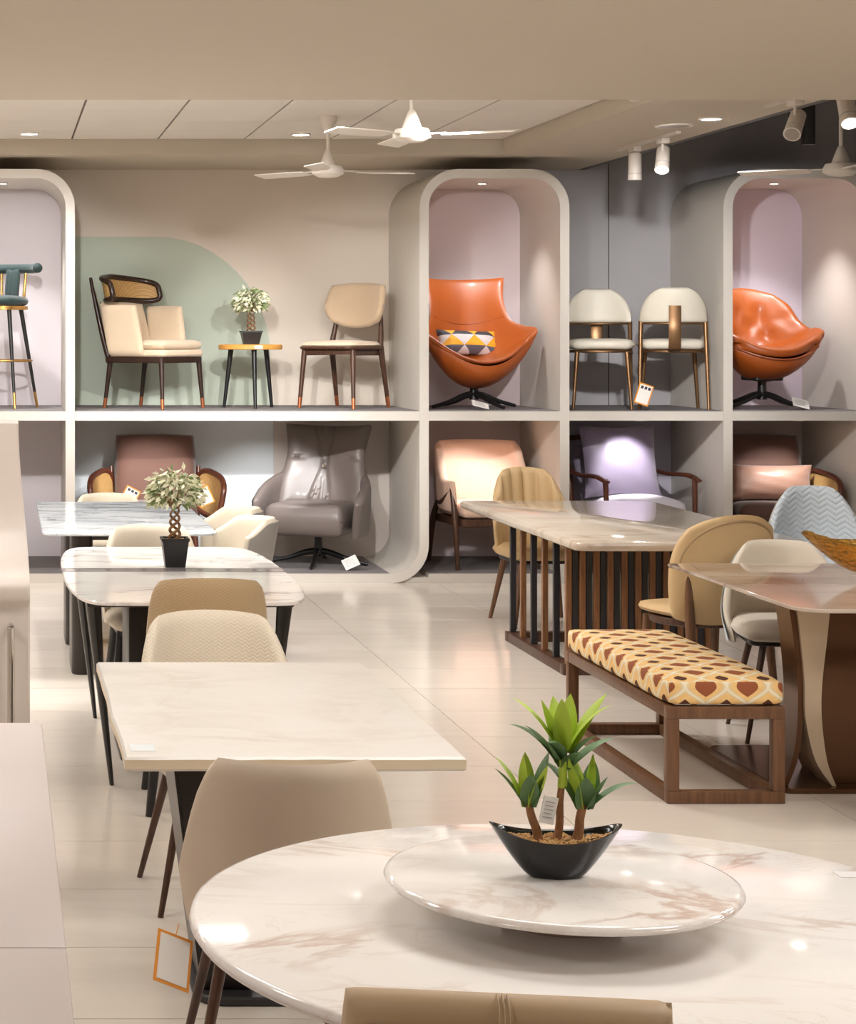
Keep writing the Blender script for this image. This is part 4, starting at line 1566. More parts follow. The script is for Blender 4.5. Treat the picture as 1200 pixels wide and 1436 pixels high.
def foreground_chair(loc, rz):
    t = thing('dining_chair', 'tan leather dining chair with stitched panel back drawn up to round marble table', 'chair', loc, rz)
    ol_back = lambda x, y: (0.225 * x, 0.21 + 0.05 * y - 0.03 * x * x, 0.655 + 0.215 * y)
    pad('backrest', ol_back, 0.075, M_FGTAN, t, 22, q=0.16, power=8)
    # recessed panel with stitched border on the back face
    pad('back_inset', lambda x, y: Vector(ol_back(-x * 0.86, y * 0.84 - 0.04)) + Vector((0, 0.036, 0)), 0.008, M_FGTAN2, t, 12, q=0.05)
    loop = []
    for k in range(40):
        th = 2 * PI * k / 40
        c, s = math.cos(th), math.sin(th)
        loop.append(Vector(ol_back(0.87 * math.copysign(abs(c) ** 0.3, c), 0.85 * math.copysign(abs(s) ** 0.3, s) - 0.04)) + Vector((0, 0.040, 0)))
    tube('stitching', loop, 0.0022, M_FGTAN, t, 6, closed=True)
    for k in (-1, 0, 1):
        tube('seam', [Vector(ol_back(0.04 + 0.03 * k, 1.0)) + Vector((0, dy, dz)) for (dy, dz) in ((-0.02, -0.008), (0.0, 0.0005), (0.022, -0.008), (0.034, -0.03))], 0.0012, M_TANDK, t, 6)
    pad('seat', lambda x, y: (0.235 * x, -0.04 + 0.24 * y, 0.445), 0.09, M_FGTAN, t, 14, q=0.25, power=5)
    for s in (-1, 1):
        leg(t, (s * 0.19, -0.2, 0.42), (s * 0.20, -0.24, 0.0), 0.018, 0.012, M_TAUPEM)
        leg(t, (s * 0.19, 0.18, 0.45), (s * 0.20, 0.25, 0.0), 0.018, 0.012, M_TAUPEM)
    return t


foreground_chair((0.715, 2.92, 0), 172)


# ------------------------------------------------------------------ tables
# ivory stone table
t = thing('dining_table', 'rectangular ivory stone dining table with rough edge and dark brown pedestal', 'table', (0.70, 5.42, 0))
ol = []
for (a, b, n) in (((-0.405, -0.69), (0.405, -0.69), 14), ((0.405, -0.69), (0.405, 0.69), 8), ((0.405, 0.69), (-0.405, 0.69), 8), ((-0.405, 0.69), (-0.405, -0.69), 8)):
    for k in range(n):
        f = k / n
        j = 0.004 if k else 0
        ol.append((a[0] + (b[0] - a[0]) * f + random.uniform(-j, j), a[1] + (b[1] - a[1]) * f + random.uniform(-j, j)))
bm = bmesh.new()
add_slab(bm, ol, 0.716, 0.75, 0.006)
o = finish('table_top', bm, [M_STONE, M_STONEE], t, angle=30)
for p in o.data.polygons:
    if abs(p.normal.z) < 0.6:
        p.material_index = 1
for s in (-1, 1):
    # tapered slab legs leaning inwards
    bm = bmesh.new()
    bot = [(s * 0.17, -0.16), (s * 0.035, -0.16), (s * 0.035, 0.14), (s * 0.17, 0.14)]
    top = [(s * 0.26, -0.24), (s * 0.06, -0.24), (s * 0.06, 0.24), (s * 0.26, 0.24)]
    vb = [bm.verts.new((x, y, 0.024)) for x, y in bot]
    vt = [bm.verts.new((x, y, 0.716)) for x, y in top]
    for k in range(4):
        bm.faces.new((vb[k], vb[(k + 1) % 4], vt[(k + 1) % 4], vt[k]))
    bm.faces.new(vb)
    bm.faces.new(vt)
    bmesh.ops.recalc_face_normals(bm, faces=bm.faces)
    bmesh.ops.bevel(bm, geom=list(bm.edges), offset=0.008, segments=2, affect='EDGES')
    finish('pedestal_leg', bm, M_DKBROWN, t)
slab('base_plate', rrect(-0.19, 0.19, -0.22, 0.22, 0.08, 6), 0.0, 0.024, M_SLATDK, t, 0.005)
span('sticker', -0.385, -0.325, -0.62, -0.54, 0.7502, 0.7508, mat('faded_sticker', (204, 206, 206), 0.6), t)

# round marble table and lazy susan
t = thing('round_table', 'large round white marble dining table with rose veins', 'table', (1.02, 3.40, 0))
lathe('table_top', [(0.660, 0.722), (0.688, 0.728), (0.695, 0.738), (0.692, 0.748), (0.684, 0.75), (0.0, 0.75)], M_ROUND, t, 96, angle=60)
lathe('apron_disc', [(0.34, 0.700), (0.34, 0.722), (0.0, 0.722)], M_TAUPEM, t, 48)
for k in range(4):
    a = math.radians(186 + 90 * k)
    c, s = math.cos(a), math.sin(a)
    bm = bmesh.new()
    add_tube(bm, [(0.50 * c, 0.50 * s, 0.722), (0.36 * c, 0.36 * s, 0.36), (0.30 * c, 0.30 * s, 0.0)], [0.026, 0.024, 0.022], 4, 0.7)
    finish('leg', bm, M_TAUPEM, t, smooth=False)
    tube('brace', [(0.50 * c, 0.50 * s, 0.712), (0.1 * c, 0.1 * s, 0.712)], 0.012, M_TAUPEM, t, 8)
span('sticker', 0.53, 0.58, 0.28, 0.32, 0.7502, 0.7508, mat('faint_sticker', (206, 202, 200), 0.6), t)

t = thing('lazy_susan', 'white marble lazy susan on the round dining table', 'turntable', (0.957, 3.41, 0.7505))
lathe('turntable_disc', [(0.262, 0.055), (0.292, 0.060), (0.297, 0.067), (0.294, 0.073), (0.286, 0.075), (0.0, 0.075)], M_ROUND, t, 80, angle=60)
lathe('bearing', [(0.10, 0.0), (0.10, 0.03), (0.09, 0.055), (0.0, 0.055)], M_TAUPEM, t, 32)

# grey-veined extending table
t = thing('extending_table', 'grey-veined marble table with rounded corners and dark blade legs, ficus on top', 'table', (0.735, 8.45, 0))
half = []
ol_front = [(-0.472, 0.0)] + spline([(-0.472, -0.10), (-0.465, -0.45), (-0.435, -0.78), (-0.39, -0.93), (-0.33, -0.975), (-0.20, -0.98)], 4)[:] 
ol_front = [(p[0], p[1]) for p in ol_front]
right = [(-x, y) for (x, y) in reversed(ol_front)]
of = ol_front + right
slab('table_top_half', [(x, min(y, -0.008)) for (x, y) in of], 0.736, 0.75, M_GREYM, t, 0.003)
ob = [(x, max(-y, 0.105)) for (x, y) in reversed(of)]
slab('table_top_half', ob, 0.736, 0.75, M_GREYM, t, 0.003)
slab('leaf_band', [(-0.472, 0.0), (0.472, 0.0), (0.472, 0.102), (-0.472, 0.102)], 0.736, 0.75, M_BANDM, t, 0.002)
span('rail', -0.40, 0.40, -0.75, 0.75, 0.70, 0.736, M_DKBROWN, t, 0.006)
for sx in (-1, 1):
    for y in (-0.68, 0.68):
        bm = bmesh.new()
        P = [(sx * 0.375, y, 0.735), (sx * 0.35, y, 0.45), (sx * 0.30, y, 0.0)]
        add_tube(bm, P, [0.06, 0.035, 0.016], 8, 0.55, up=(0, 1, 0))
        finish('leg', bm, M_BLACKW, t)
# central folded panels
for sx in (-1, 1):
    box('pedestal_panel', (sx * 0.14, 0.0, 0.36), (0.13, 0.42, 0.68), M_DKBROWN, t, 0.01)
slab('base_plate', rrect(-0.24, 0.24, -0.28, 0.28, 0.06, 5), 0.0, 0.02, M_DKBROWN, t, 0.004)

# blue-grey marble table
t = thing('dining_table', 'blue-grey veined marble dining table with rounded front corners near the shelving', 'table', (0.66, 11.03, 0))
ol = rrect(-0.445, 0.445, -0.955, 0.955, 0.10, 8, (0.4, 0.4, 1, 1))
slab('table_top', ol, 0.735, 0.75, M_BLUEM, t, 0.004)
for y in (-0.55, 0.42):
    bm = bmesh.new()
    o_ = rrect(-0.29, -0.18, y - 0.20, y + 0.20, 0.05, 5)
    add_slab(bm, o_, 0.0, 0.735, 0.006)
    finish('pedestal_slab', bm, M_DKBROWN, t)
    bm = bmesh.new()
    add_slab(bm, rrect(0.18, 0.29, y - 0.20, y + 0.20, 0.05, 5), 0.0, 0.735, 0.006)
    finish('pedestal_slab', bm, M_DKBROWN, t)
span('rail', -0.25, 0.25, -0.7, 0.6, 0.69, 0.734, M_DKBROWN, t, 0.005)

# beige marble table on a slatted pedestal
t = thing('marble_table', 'beige marble table on a slatted brown and charcoal pedestal', 'table', (3.35, 10.8, 0))
ol = rrect(-0.575, 0.58, -1.16, 1.27, 0.09, 7, (0.5, 0.3, 1, 1))
bm = bmesh.new()
add_slab(bm, ol, 0.705, 0.75, 0.012)
finish('table_top', bm, M_BEIGEM, t, angle=50)
x0, x1, y0, y1 = -0.42, 0.30, -0.50, 0.62
bm = bmesh.new()
for (a, b, c, d) in ((x0 - 0.03, x1 + 0.03, y0 - 0.03, y0 + 0.03), (x0 - 0.03, x1 + 0.03, y1 - 0.03, y1 + 0.03)):
    pass
span('base_rail', x0 - 0.035, x1 + 0.035, y0 - 0.035, y0 + 0.035, 0.0, 0.055, M_WALNUT, t, 0.004)
span('base_rail', x0 - 0.035, x1 + 0.035, y1 - 0.035, y1 + 0.035, 0.0, 0.055, M_WALNUT, t, 0.004)
span('base_rail', x0 - 0.035, x0 + 0.035, y0 + 0.036, y1 - 0.036, 0.0, 0.055, M_WALNUT, t, 0.004)
span('base_rail', x1 - 0.035, x1 + 0.035, y0 + 0.036, y1 - 0.036, 0.0, 0.055, M_WALNUT, t, 0.004)
span('top_rail', x0 - 0.03, x1 + 0.03, y0 - 0.03, y1 + 0.03, 0.68, 0.704, M_WALNUT, t, 0.004)
bm = bmesh.new(); rbox(bm, (0, 0, 0.3675), (0.030, 0.030, 0.625), 0.002, None, 1)
sl_b = finish('slat', bm, M_SLATBR, t); sl_b.location = (x0, y0, 0)
bm = bmesh.new(); rbox(bm, (0, 0, 0.3675), (0.032, 0.026, 0.625), 0.002, None, 1)
sl_d = finish('slat', bm, M_SLATDK, t); sl_d.location = (x0 + 0.035, y0 + 0.012, 0)


def slat(i, x, y):
    o = (sl_d if i % 2 else sl_b).copy()
    COL.objects.link(o)
    o.parent = t
    o.location = (x, y, 0)


for k in range(2, 21):
    slat(k, x0 + (x1 - x0) * k / 20, y0 + (0.012 if k % 2 else 0.0))
for k in range(0, 14):
    slat(k, x0 + 0.06 + (x1 - x0 - 0.06) * k / 13, y0 + 0.06 + 0.02 * (k % 2))
for k in range(1, 6):
    slat(k, x0, y0 + (y1 - y0) * k / 5.05)
    slat(k, x1, y0 + (y1 - y0) * k / 5.05)

# brown-veined table with sculpted bronze pedestal
t = thing('sculpted_table', 'glossy brown-veined marble table on a flared bronze pedestal beside patterned bench', 'table', (3.55, 8.01, 0))
ol = rrect(-0.63, 0.75, -0.73, 0.74, 0.12, 7, (0.5, 0.15, 1.0, 1.0))
slab('table_top', ol, 0.735, 0.75, M_BROWNM, t, 0.003)
slab('base_plate', rrect(-0.57, 0.68, -0.40, 0.42, 0.05, 5), 0.0, 0.02, M_BRONZE, t, 0.005)


def sweep_panel(name, prof_l, prof_r, y0, y1, m):
    bm = bmesh.new()
    n = len(prof_l)
    f = [[bm.verts.new((prof[k][0], yy, prof[k][1])) for k in range(n)] for (prof, yy) in ((prof_l, y0), (prof_r, y0), (prof_r, y1), (prof_l, y1))]
    for a in range(4):
        b = (a + 1) % 4
        for k in range(n - 1):
            bm.faces.new((f[a][k], f[b][k], f[b][k + 1], f[a][k + 1]))
    bm.faces.new([f[a][0] for a in range(4)])
    bm.faces.new([f[a][-1] for a in range(4)])
    return finish(name, bm, m, t, angle=40)


cl = spline([(-0.525, 0, 0.734), (-0.505, 0, 0.60), (-0.488, 0, 0.42), (-0.487, 0, 0.28), (-0.505, 0, 0.13), (-0.545, 0, 0.021)], 5)
pl = [(p.x, p.z) for p in cl]
pr = [(p.x + 0.022, p.z) for p in cl]
sweep_panel('swept_panel', pl, pr, -0.34, -0.20, M_BRONZE)
cf = spline([(-0.365, 0, 0.734), (-0.378, 0, 0.60), (-0.398, 0, 0.42), (-0.40, 0, 0.28), (-0.38, 0, 0.12), (-0.345, 0, 0.021)], 5)
ci = spline([(-0.50, 0, 0.734), (-0.482, 0, 0.60), (-0.466, 0, 0.42), (-0.462, 0, 0.28), (-0.425, 0, 0.12), (-0.36, 0, 0.021)], 5)
sweep_panel('champagne_band', [(p.x, p.z) for p in ci], [(p.x, p.z) for p in cf], -0.355, -0.21, M_CHAMP)
sweep_panel('core_panel', [(p.x + 0.01, p.z) for p in cf], [(0.40 - (p.x + 0.38) * 0.6, p.z) for p in cf], -0.30, 0.0, M_BRONZE)
sweep_panel('swept_panel', [(-p[0] + 0.06, p[1]) for p in pr], [(-p[0] + 0.06, p[1]) for p in pl], -0.34, -0.20, M_BRONZE)

# amber bowl
bm = bmesh.new()
NU, NV = 40, 12
rings_o, rings_i = [], []
for j in range(NV + 1):
    v = j / NV
    ro, ri = [], []
    for k in range(NU):
        a = 2 * PI * k / NU
        fl = 1 + 0.03 * math.cos(a * 20) * v
        r = (0.18 + 0.82 * v ** 0.75)
        tipz = 0.05 * abs(math.cos(a)) ** 4 * v ** 2
        e = abs(math.cos(a)) ** 6 * 0.12 * v
        ro.append(bm.verts.new((0.29 * r * math.cos(a) * (fl + e), 0.15 * r * math.sin(a) * fl, 0.02 + 0.125 * v ** 1.3 + tipz)))
        ri.append(bm.verts.new((0.29 * (r - 0.05) * math.cos(a) * (fl + e), 0.15 * (r - 0.05) * math.sin(a) * fl, 0.028 + 0.125 * v ** 1.3 + tipz)))
    rings_o.append(ro); rings_i.append(ri)
for R in (rings_o, rings_i):
    for a, b in zip(R, R[1:]):
        for k in range(NU):
            bm.faces.new((a[k], a[(k + 1) % NU], b[(k + 1) % NU], b[k]))
for k in range(NU):
    bm.faces.new((rings_o[-1][k], rings_o[-1][(k + 1) % NU], rings_i[-1][(k + 1) % NU], rings_i[-1][k]))
bm.faces.new(rings_o[0]); bm.faces.new(rings_i[0])
bowl = thing('glass_bowl', 'boat-shaped amber cut-glass bowl on the brown-veined table', 'bowl', (3.60, 8.15, 0.75))
finish('bowl_body', bm, M_AMBERG, bowl, angle=60)
lathe('foot', [(0.055, 0.0), (0.05, 0.008), (0.03, 0.02), (0.0, 0.02)], M_AMBERG, bowl, 24)

# ------------------------------------------------------------------ bench
t = thing('bench', 'upholstered bench with ochre scale-pattern cushion on brown open box frame', 'bench', (2.71, 8.12, 0))
BW, BL, BT = 0.22, 0.67, 0.045
for sx in (-1, 1):
    for sy in (-1, 1):
        box('leg', (sx * (BW - BT / 2), sy * (BL - BT / 2), 0.182), (BT, BT, 0.27), M_BROWNW, t, 0.003)
for sy in (-1, 1):
    for z in (0.0235, 0.34):
        box('end_rail', (0, sy * (BL - BT / 2), z), (2 * BW, BT, 0.046), M_BROWNW, t, 0.003)
for sx in (-1, 1):
    for z in (0.0235, 0.34):
        box('side_rail', (sx * (BW - BT / 2), 0, z), (BT, 2 * BL - 2 * BT, 0.046), M_BROWNW, t, 0.003)
# cushion: rounded brick with cloth coordinates that run over the top and down the sides
bm = bmesh.new()
hw, hl, zc, hz = 0.222, 0.672, 0.414, 0.051
bmesh.ops.create_cube(bm, size=2.0)
bmesh.ops.subdivide_edges(bm, edges=list(bm.edges), cuts=11, use_grid_fill=True)
for v in bm.verts:
    x, y, z = v.co
    def rnd(c, h, r):
        return c
    p = Vector((x * hw, y * hl, z * hz))
    r = 0.032
    core = Vector((max(-hw + r, min(hw - r, p.x)), max(-hl + r, min(hl - r, p.y)), max(-hz + r, min(hz - r, p.z))))
    d = p - core
    if d.length > 1e-6:
        p = core + d.normalized() * min(d.length, r) if d.length > r else p
    crown = 0.010 * (1 - x ** 4) * (1 - y ** 4) if z > 0 else 0
    v.co = Vector((p.x, p.y, zc + p.z + crown))
uvl = bm.loops.layers.uv.new('cloth')
bmesh.ops.recalc_face_normals(bm, faces=bm.faces)
for f in bm.faces:
    n = f.normal
    for lp in f.loops:
        c = lp.vert.co
        dz = (zc + hz) - c.z
        if abs(n.y) > 0.75:
            uvq = (c.x, math.copysign(hl, n.y) + math.copysign(dz, n.y))
        elif abs(n.x) > 0.75:
            uvq = (math.copysign(hw, n.x) + math.copysign(dz, n.x), c.y)
        else:
            uvq = (c.x, c.y)
        lp[uvl].uv = uvq
finish('cushion', bm, M_BENCH, t, angle=80)

# ------------------------------------------------------------------ counter and tall white unit on the left
t = thing('counter', 'long white counter in front of the tall white unit', 'counter', (0, 0, 0))
span('body', -0.75, 0.075, 0.55, 4.33, 0.0, 0.868, M_WHITE, t, 0.004)
span('top_panel', -0.80, 0.092, 2.775, 4.38, 0.87, 0.90, M_WHITE, t, 0.004)
span('top_panel', -0.80, 0.092, 0.50, 2.772, 0.87, 0.90, M_WHITE, t, 0.004)

t = thing('tall_unit', 'tall white glossy unit with sloping upper panel and chrome bar handle', 'cabinet', (0, 0, 0))
prof = []
for p in spline([(0, 6.10, 0.0), (0, 6.10, 0.50), (0, 6.10, 0.88), (0, 6.06, 0.95), (0, 6.06, 1.00), (0, 6.12, 1.05), (0, 6.18, 1.20), (0, 6.20, 1.476)], 5):
    prof.append((p.y, p.z))
bm = bmesh.new()
n = len(prof)
rows = []
for (y, z) in prof:
    w = 0.0915 if z < 0.95 else 0.0915 - 0.034 * ss(z, 0.95, 1.476)
    rows.append([bm.verts.new((-0.62, y, z)), bm.verts.new((w - 0.006, y, z)), bm.verts.new((w, y + 0.006, z)), bm.verts.new((w, 6.45, z)), bm.verts.new((-0.62, 6.45, z))])
for a, b in zip(rows, rows[1:]):
    for k in range(5):
        bm.faces.new((a[k], a[(k + 1) % 5], b[(k + 1) % 5], b[k]))
bm.faces.new(rows[0]); bm.faces.new(rows[-1])
body = finish('body', bm, mat('white_gloss', (222, 210, 200), 0.28), t)
h = tube('handle', spline([(0.033, 6.10, 0.86), (0.033, 6.055, 0.855), (0.033, 6.05, 0.83), (0.033, 6.05, 0.45), (0.033, 6.055, 0.425), (0.033, 6.10, 0.42)], 4), 0.011, M_CHROME, t, 10)

# blue wall art glimpsed behind it
ta = thing('blue_painting', 'small blue abstract canvas on an easel beside the tall white unit', 'painting', (-0.22, 8.6, 0), 0)
box('canvas', (0, 0, 1.18), (0.47, 0.03, 0.30), M_BLUEART, ta, 0.003)
for (x, y) in ((-0.18, -0.03), (0.18, -0.03)):
    tube('easel_leg', [(x, y - 0.12, 0.0), (x * 0.4, -0.026, 1.45)], 0.012, M_BROWNW, ta, 8)
tube('easel_leg', [(0, 0.38, 0.0), (0, 0.02, 1.42)], 0.012, M_BROWNW, ta, 8)
box('easel_ledge', (0, -0.055, 1.02), (0.42, 0.09, 0.02), M_BROWNW, ta, 0.003)


# ------------------------------------------------------------------ plants
def ficus(name, label, loc, ph, pw, pb, th, crown, seed, leaf):
    rnd = random.Random(seed)
    t = thing(name, label, 'potted plant', loc)
    bm = bmesh.new()
    h, w, b = ph, pw / 2, pb / 2
    lv = [(b, 0.0), (w, h - 0.012), (w + 0.004, h - 0.012), (w + 0.004, h), (w - 0.006, h), (w - 0.008, h - 0.014)]
    rings = []
    for (r, z) in lv:
        rings.append([bm.verts.new((sx * r, sy * r, z)) for sx, sy in ((-1, -1), (1, -1), (1, 1), (-1, 1))])
    for a, c in zip(rings, rings[1:]):
        for k in range(4):
            bm.faces.new((a[k], a[(k + 1) % 4], c[(k + 1) % 4], c[k]))
    bm.faces.new(rings[0]); bm.faces.new(rings[-1])
    pot = finish('pot', bm, M_POTM, t, smooth=False)
    bm = bmesh.new()
    for k in range(60):
        x, y = rnd.uniform(-w + 0.012, w - 0.012), rnd.uniform(-w + 0.012, w - 0.012)
        bmesh.ops.create_icosphere(bm, subdivisions=1, radius=rnd.uniform(0.004, 0.007), matrix=Matrix.Translation((x, y, h - 0.011)))
    peb = finish('pebbles', bm, M_PEBBLE, t)
    peb['kind'] = 'stuff'
    # braided trunk of three stems
    for k in range(3):
        P = []
        for i in range(25):
            f = i / 24
            a = 2 * PI * k / 3 + f * 2 * PI * 1.35
            r = 0.021 * (1 - 0.25 * f) * pw / 0.115
            P.append((r * math.cos(a) * 1.15, r * math.sin(a), h - 0.015 + f * th))
        e = P[-1]
        for q in range(3):
            aa = 2 * PI * k / 3 + rnd.uniform(-0.5, 0.5)
            P.append((e[0] + (q + 1) * 0.018 * math.cos(aa), e[1] + (q + 1) * 0.018 * math.sin(aa), e[2] + (q + 1) * 0.02))
        tube('stem', P, [0.0075, 0.006, 0.004], M_TRUNK, t, 7)
    # crown: pointed variegated leaves on drooping twigs
    bm = bmesh.new()
    cz = h + th + crown * 0.42
    N = 620
    for i in range(N):
        u, v = rnd.random(), rnd.random()
        th_ = 2 * PI * u
        c = 1 - 1.55 * v
        s = math.sqrt(max(0, 1 - c * c))
        rr = crown * rnd.uniform(0.45, 1.0)
        p = Vector((rr * s * math.cos(th_) * 0.88, rr * s * math.sin(th_) * 0.88, cz + rr * 0.80 * c))
        d = Vector((s * math.cos(th_), s * math.sin(th_), c * 0.4 - 0.45)) + Vector((rnd.gauss(0, 0.4), rnd.gauss(0, 0.4), rnd.gauss(0, 0.35)))
        d.normalize()
        side = d.cross(Vector((rnd.gauss(0, 1), rnd.gauss(0, 1), rnd.gauss(0, 1)))).normalized()
        n_ = d.cross(side)
        L_ = leaf * rnd.uniform(0.75, 1.25)
        W_ = L_ * 0.26
        a = bm.verts.new(p)
        b1 = bm.verts.new(p + d * L_ * 0.45 + side * W_)
        b2 = bm.verts.new(p + d * L_ * 0.45 - side * W_)
        m_ = bm.verts.new(p + d * L_ * 0.5 - n_ * W_ * 0.4)
        c_ = bm.verts.new(p + d * L_ - n_ * W_ * 0.3)
        mi = 0 if rnd.random() < 0.6 else 1
        for f in ((a, b1, m_), (m_, b1, c_), (a, m_, b2), (m_, c_, b2)):
            fc = bm.faces.new(f)
            fc.material_index = mi
    me = bpy.data.meshes.new('foliage')
    bm.to_mesh(me); bm.free()
    me.materials.append(M_LEAFV1); me.materials.append(M_LEAFV2)
    o = bpy.data.objects.new('foliage', me)
    COL.objects.link(o)
    o.parent = t
    o['kind'] = 'stuff'
    bm = bmesh.new()
    for i in range(26):
        a = rnd.uniform(0, 2 * PI); c = rnd.uniform(-0.3, 1)
        e = Vector((crown * 0.75 * math.cos(a) * math.sqrt(1 - c * c), crown * 0.75 * math.sin(a) * math.sqrt(1 - c * c), cz + crown * 0.5 * c))
        s0 = Vector((0.012 * math.cos(a), 0.012 * math.sin(a), h + th - 0.01))
        add_tube(bm, spline([s0, (s0 + e) / 2 + Vector((0, 0, 0.02)), e], 3), [0.003, 0.0015], 5)
    tw = finish('twigs', bm, M_TRUNK, t)
    tw['kind'] = 'stuff'
    return t


ficus('potted_ficus', 'variegated ficus with braided trunk in black square pot on the grey-veined table', (0.755, 8.63, 0.75), 0.125, 0.112, 0.084, 0.135, 0.135, 3, 0.036)
ficus('potted_ficus', 'variegated ficus with braided trunk in black pot on the amber wood table', (1.835, 14.6, ZSH + 0.463), 0.10, 0.145, 0.105, 0.15, 0.135, 8, 0.042)


def dracaena(loc):
    rnd = random.Random(11)
    t = thing('potted_dracaena', 'three-stemmed green dracaena in black boat-shaped pot on the lazy susan', 'potted plant', loc, -4)
    # boat-shaped pot
    bm = bmesh.new()
    NU, NV = 48, 10
    O, I = [], []
    for j in range(NV + 1):
        v = j / NV
        o_, i_ = [], []
        for k in range(NU):
            a = 2 * PI * k / NU
            rx = 0.042 + 0.070 * v ** 0.8
            ry = 0.022 + 0.020 * v ** 0.8
            e = 1.0 - 0.15 * math.sin(a) ** 2
            c = math.copysign(abs(math.cos(a)) ** 1.25, math.cos(a))
            z = 0.068 * v + 0.024 * v * abs(math.cos(a)) ** 3
            o_.append(bm.verts.new((rx * c, ry * math.sin(a) * (1 + 0.25 * v), z)))
            i_.append(bm.verts.new(((rx - 0.006) * c, (ry - 0.005) * math.sin(a) * (1 + 0.25 * v), max(z - 0.001, 0.05) if v > 0.7 else 0.05)))
        O.append(o_); I.append(i_)
    for a, b in zip(O, O[1:]):
        for k in range(NU):
            bm.faces.new((a[k], a[(k + 1) % NU], b[(k + 1) % NU], b[k]))
    for a, b in zip(I[8:], I[9:]):
        for k in range(NU):
            bm.faces.new((a[k], a[(k + 1) % NU], b[(k + 1) % NU], b[k]))
    for k in range(NU):
        bm.faces.new((O[-1][k], O[-1][(k + 1) % NU], I[-1][(k + 1) % NU], I[-1][k]))
    bm.faces.new(O[0])
    bm.faces.new(I[8])
    for ring in I[:8]:
        for v in ring:
            bm.verts.remove(v)
    finish('pot', bm, M_POT, t, angle=60)
    bm = bmesh.new()
    for k in range(420):
        a = rnd.uniform(0, 2 * PI); r = math.sqrt(rnd.random())
        x = 0.094 * r * math.cos(a)
        y = 0.036 * r * math.sin(a) * (1 - 0.5 * abs(x) / 0.094)
        z = 0.062 + 0.010 * (abs(x) / 0.094) ** 2 + rnd.uniform(-0.002, 0.002)
        bmesh.ops.create_icosphere(bm, subdivisions=1, radius=rnd.uniform(0.0025, 0.0045), matrix=Matrix.Translation((x, y, z)))
    o = finish('pebbles', bm, M_PEBBLE, t)
    o['kind'] = 'stuff'

    def stem(p0, p1, r0, r1):
        a, b = Vector(p0), Vector(p1)
        P = spline([a, (a * 2 + b) / 3 + Vector((0.002, 0, 0)), (a + b * 2) / 3 - Vector((0.001, 0, 0)), b], 3)
        s = tube('stem', P, [r0, r1], M_TRUNK2, t, 9)
        return b

    def leaf_(base, az, length, width, up, droop, m, twist=0.0):
        bm = bmesh.new()
        K = 9
        d = Vector((math.cos(az), math.sin(az), 0))
        sd = Vector((-math.sin(az), math.cos(az), 0))
        L_, Rr, C_ = [], [], []
        p = Vector(base)
        ang = up
        st = length / K
        for k in range(K + 1):
            f = k / K
            w = 1.55 * width * (0.35 + 0.65 * math.sin(PI * min(1, 0.18 + f * 0.55))) * (1 - f ** 3.2) ** 0.8 * 0.5
            w = max(w, 0.0004)
            t_dir = d * math.cos(ang) + Vector((0, 0, 1)) * math.sin(ang)
            nrm = sd.cross(t_dir) * -1
            L_.append(bm.verts.new(p + sd * w + nrm * w * -0.35))
            Rr.append(bm.verts.new(p - sd * w + nrm * w * -0.35))
            C_.append(bm.verts.new(p))
            p = p + t_dir * st
            ang -= droop / K * (0.4 + 1.2 * f)
        for k in range(K):
            bm.faces.new((L_[k], C_[k], C_[k + 1], L_[k + 1]))
            bm.faces.new((C_[k], Rr[k], Rr[k + 1], C_[k + 1]))
        return finish('leaf', bm, m, t, angle=80)
    # centre stem: tall lime rosette over long dark leaves
    c = stem((0.002, 0.0, 0.055), (0.012, 0.0, 0.165), 0.0075, 0.0055)
    tube('stem_sheath', [c - Vector((0, 0, 0.012)), c + Vector((0.002, 0, 0.055))], [0.0085, 0.006], M_LEAFL, t, 8)
    top = c + Vector((0.002, 0, 0.045))
    for (az, L_, w, up, dr, m) in ((178, 0.125, 0.024, 64, 50, M_LEAFL), (12, 0.125, 0.028, 66, 42, M_LEAFL), (250, 0.095, 0.022, 84, 10, M_LEAFL), (110, 0.095, 0.024, 80, 25, M_LEAFL),
                                   (-25, 0.12, 0.022, 66, 55, M_LEAFL), (200, 0.10, 0.024, 78, 35, M_LEAFL), (60, 0.10, 0.024, 80, 30, M_LEAFL)):
        leaf_(top + Vector((0.004 * math.cos(math.radians(az)), 0.004 * math.sin(math.radians(az)), 0.004)), math.radians(az), L_, w, math.radians(up), math.radians(dr), m)
    for (az, L_, w, up, dr, m) in ((165, 0.115, 0.020, 62, 80, M_LEAFG), (205, 0.10, 0.017, 55, 40, M_LEAFG), (10, 0.105, 0.022, 48, 60, M_LEAFG), (-40, 0.085, 0.020, 60, 60, M_LEAFG),
                                   (240, 0.08, 0.020, 62, 95, M_LEAFG), (95, 0.085, 0.020, 60, 60, M_LEAFG), (300, 0.06, 0.02, 66, 110, M_LEAFG)):
        leaf_(c + Vector((0.003 * math.cos(math.radians(az)), 0.003 * math.sin(math.radians(az)), 0.02 + 0.02 * rnd.random())), math.radians(az), L_, w, math.radians(up), math.radians(dr), m)
    # left stem
    c = stem((-0.028, -0.004, 0.055), (-0.046, -0.006, 0.128), 0.0085, 0.0065)
    for (az, L_, w, up, dr, m) in ((180, 0.085, 0.022, 62, 40, M_LEAFG), (-10, 0.085, 0.026, 74, 10, M_LEAFG), (165, 0.098, 0.022, 72, 48, M_LEAFL), (215, 0.088, 0.015, 84, 0, M_LEAFL),
                                   (25, 0.098, 0.022, 76, 30, M_LEAFG), (265, 0.07, 0.022, 72, 30, M_LEAFG), (90, 0.09, 0.02, 78, 20, M_LEAFL), (310, 0.085, 0.02, 72, 25, M_LEAFL)):
        leaf_(c + Vector((0.003 * math.cos(math.radians(az)), 0.003 * math.sin(math.radians(az)), -0.006)), math.radians(az), L_, w, math.radians(up), math.radians(dr), m)
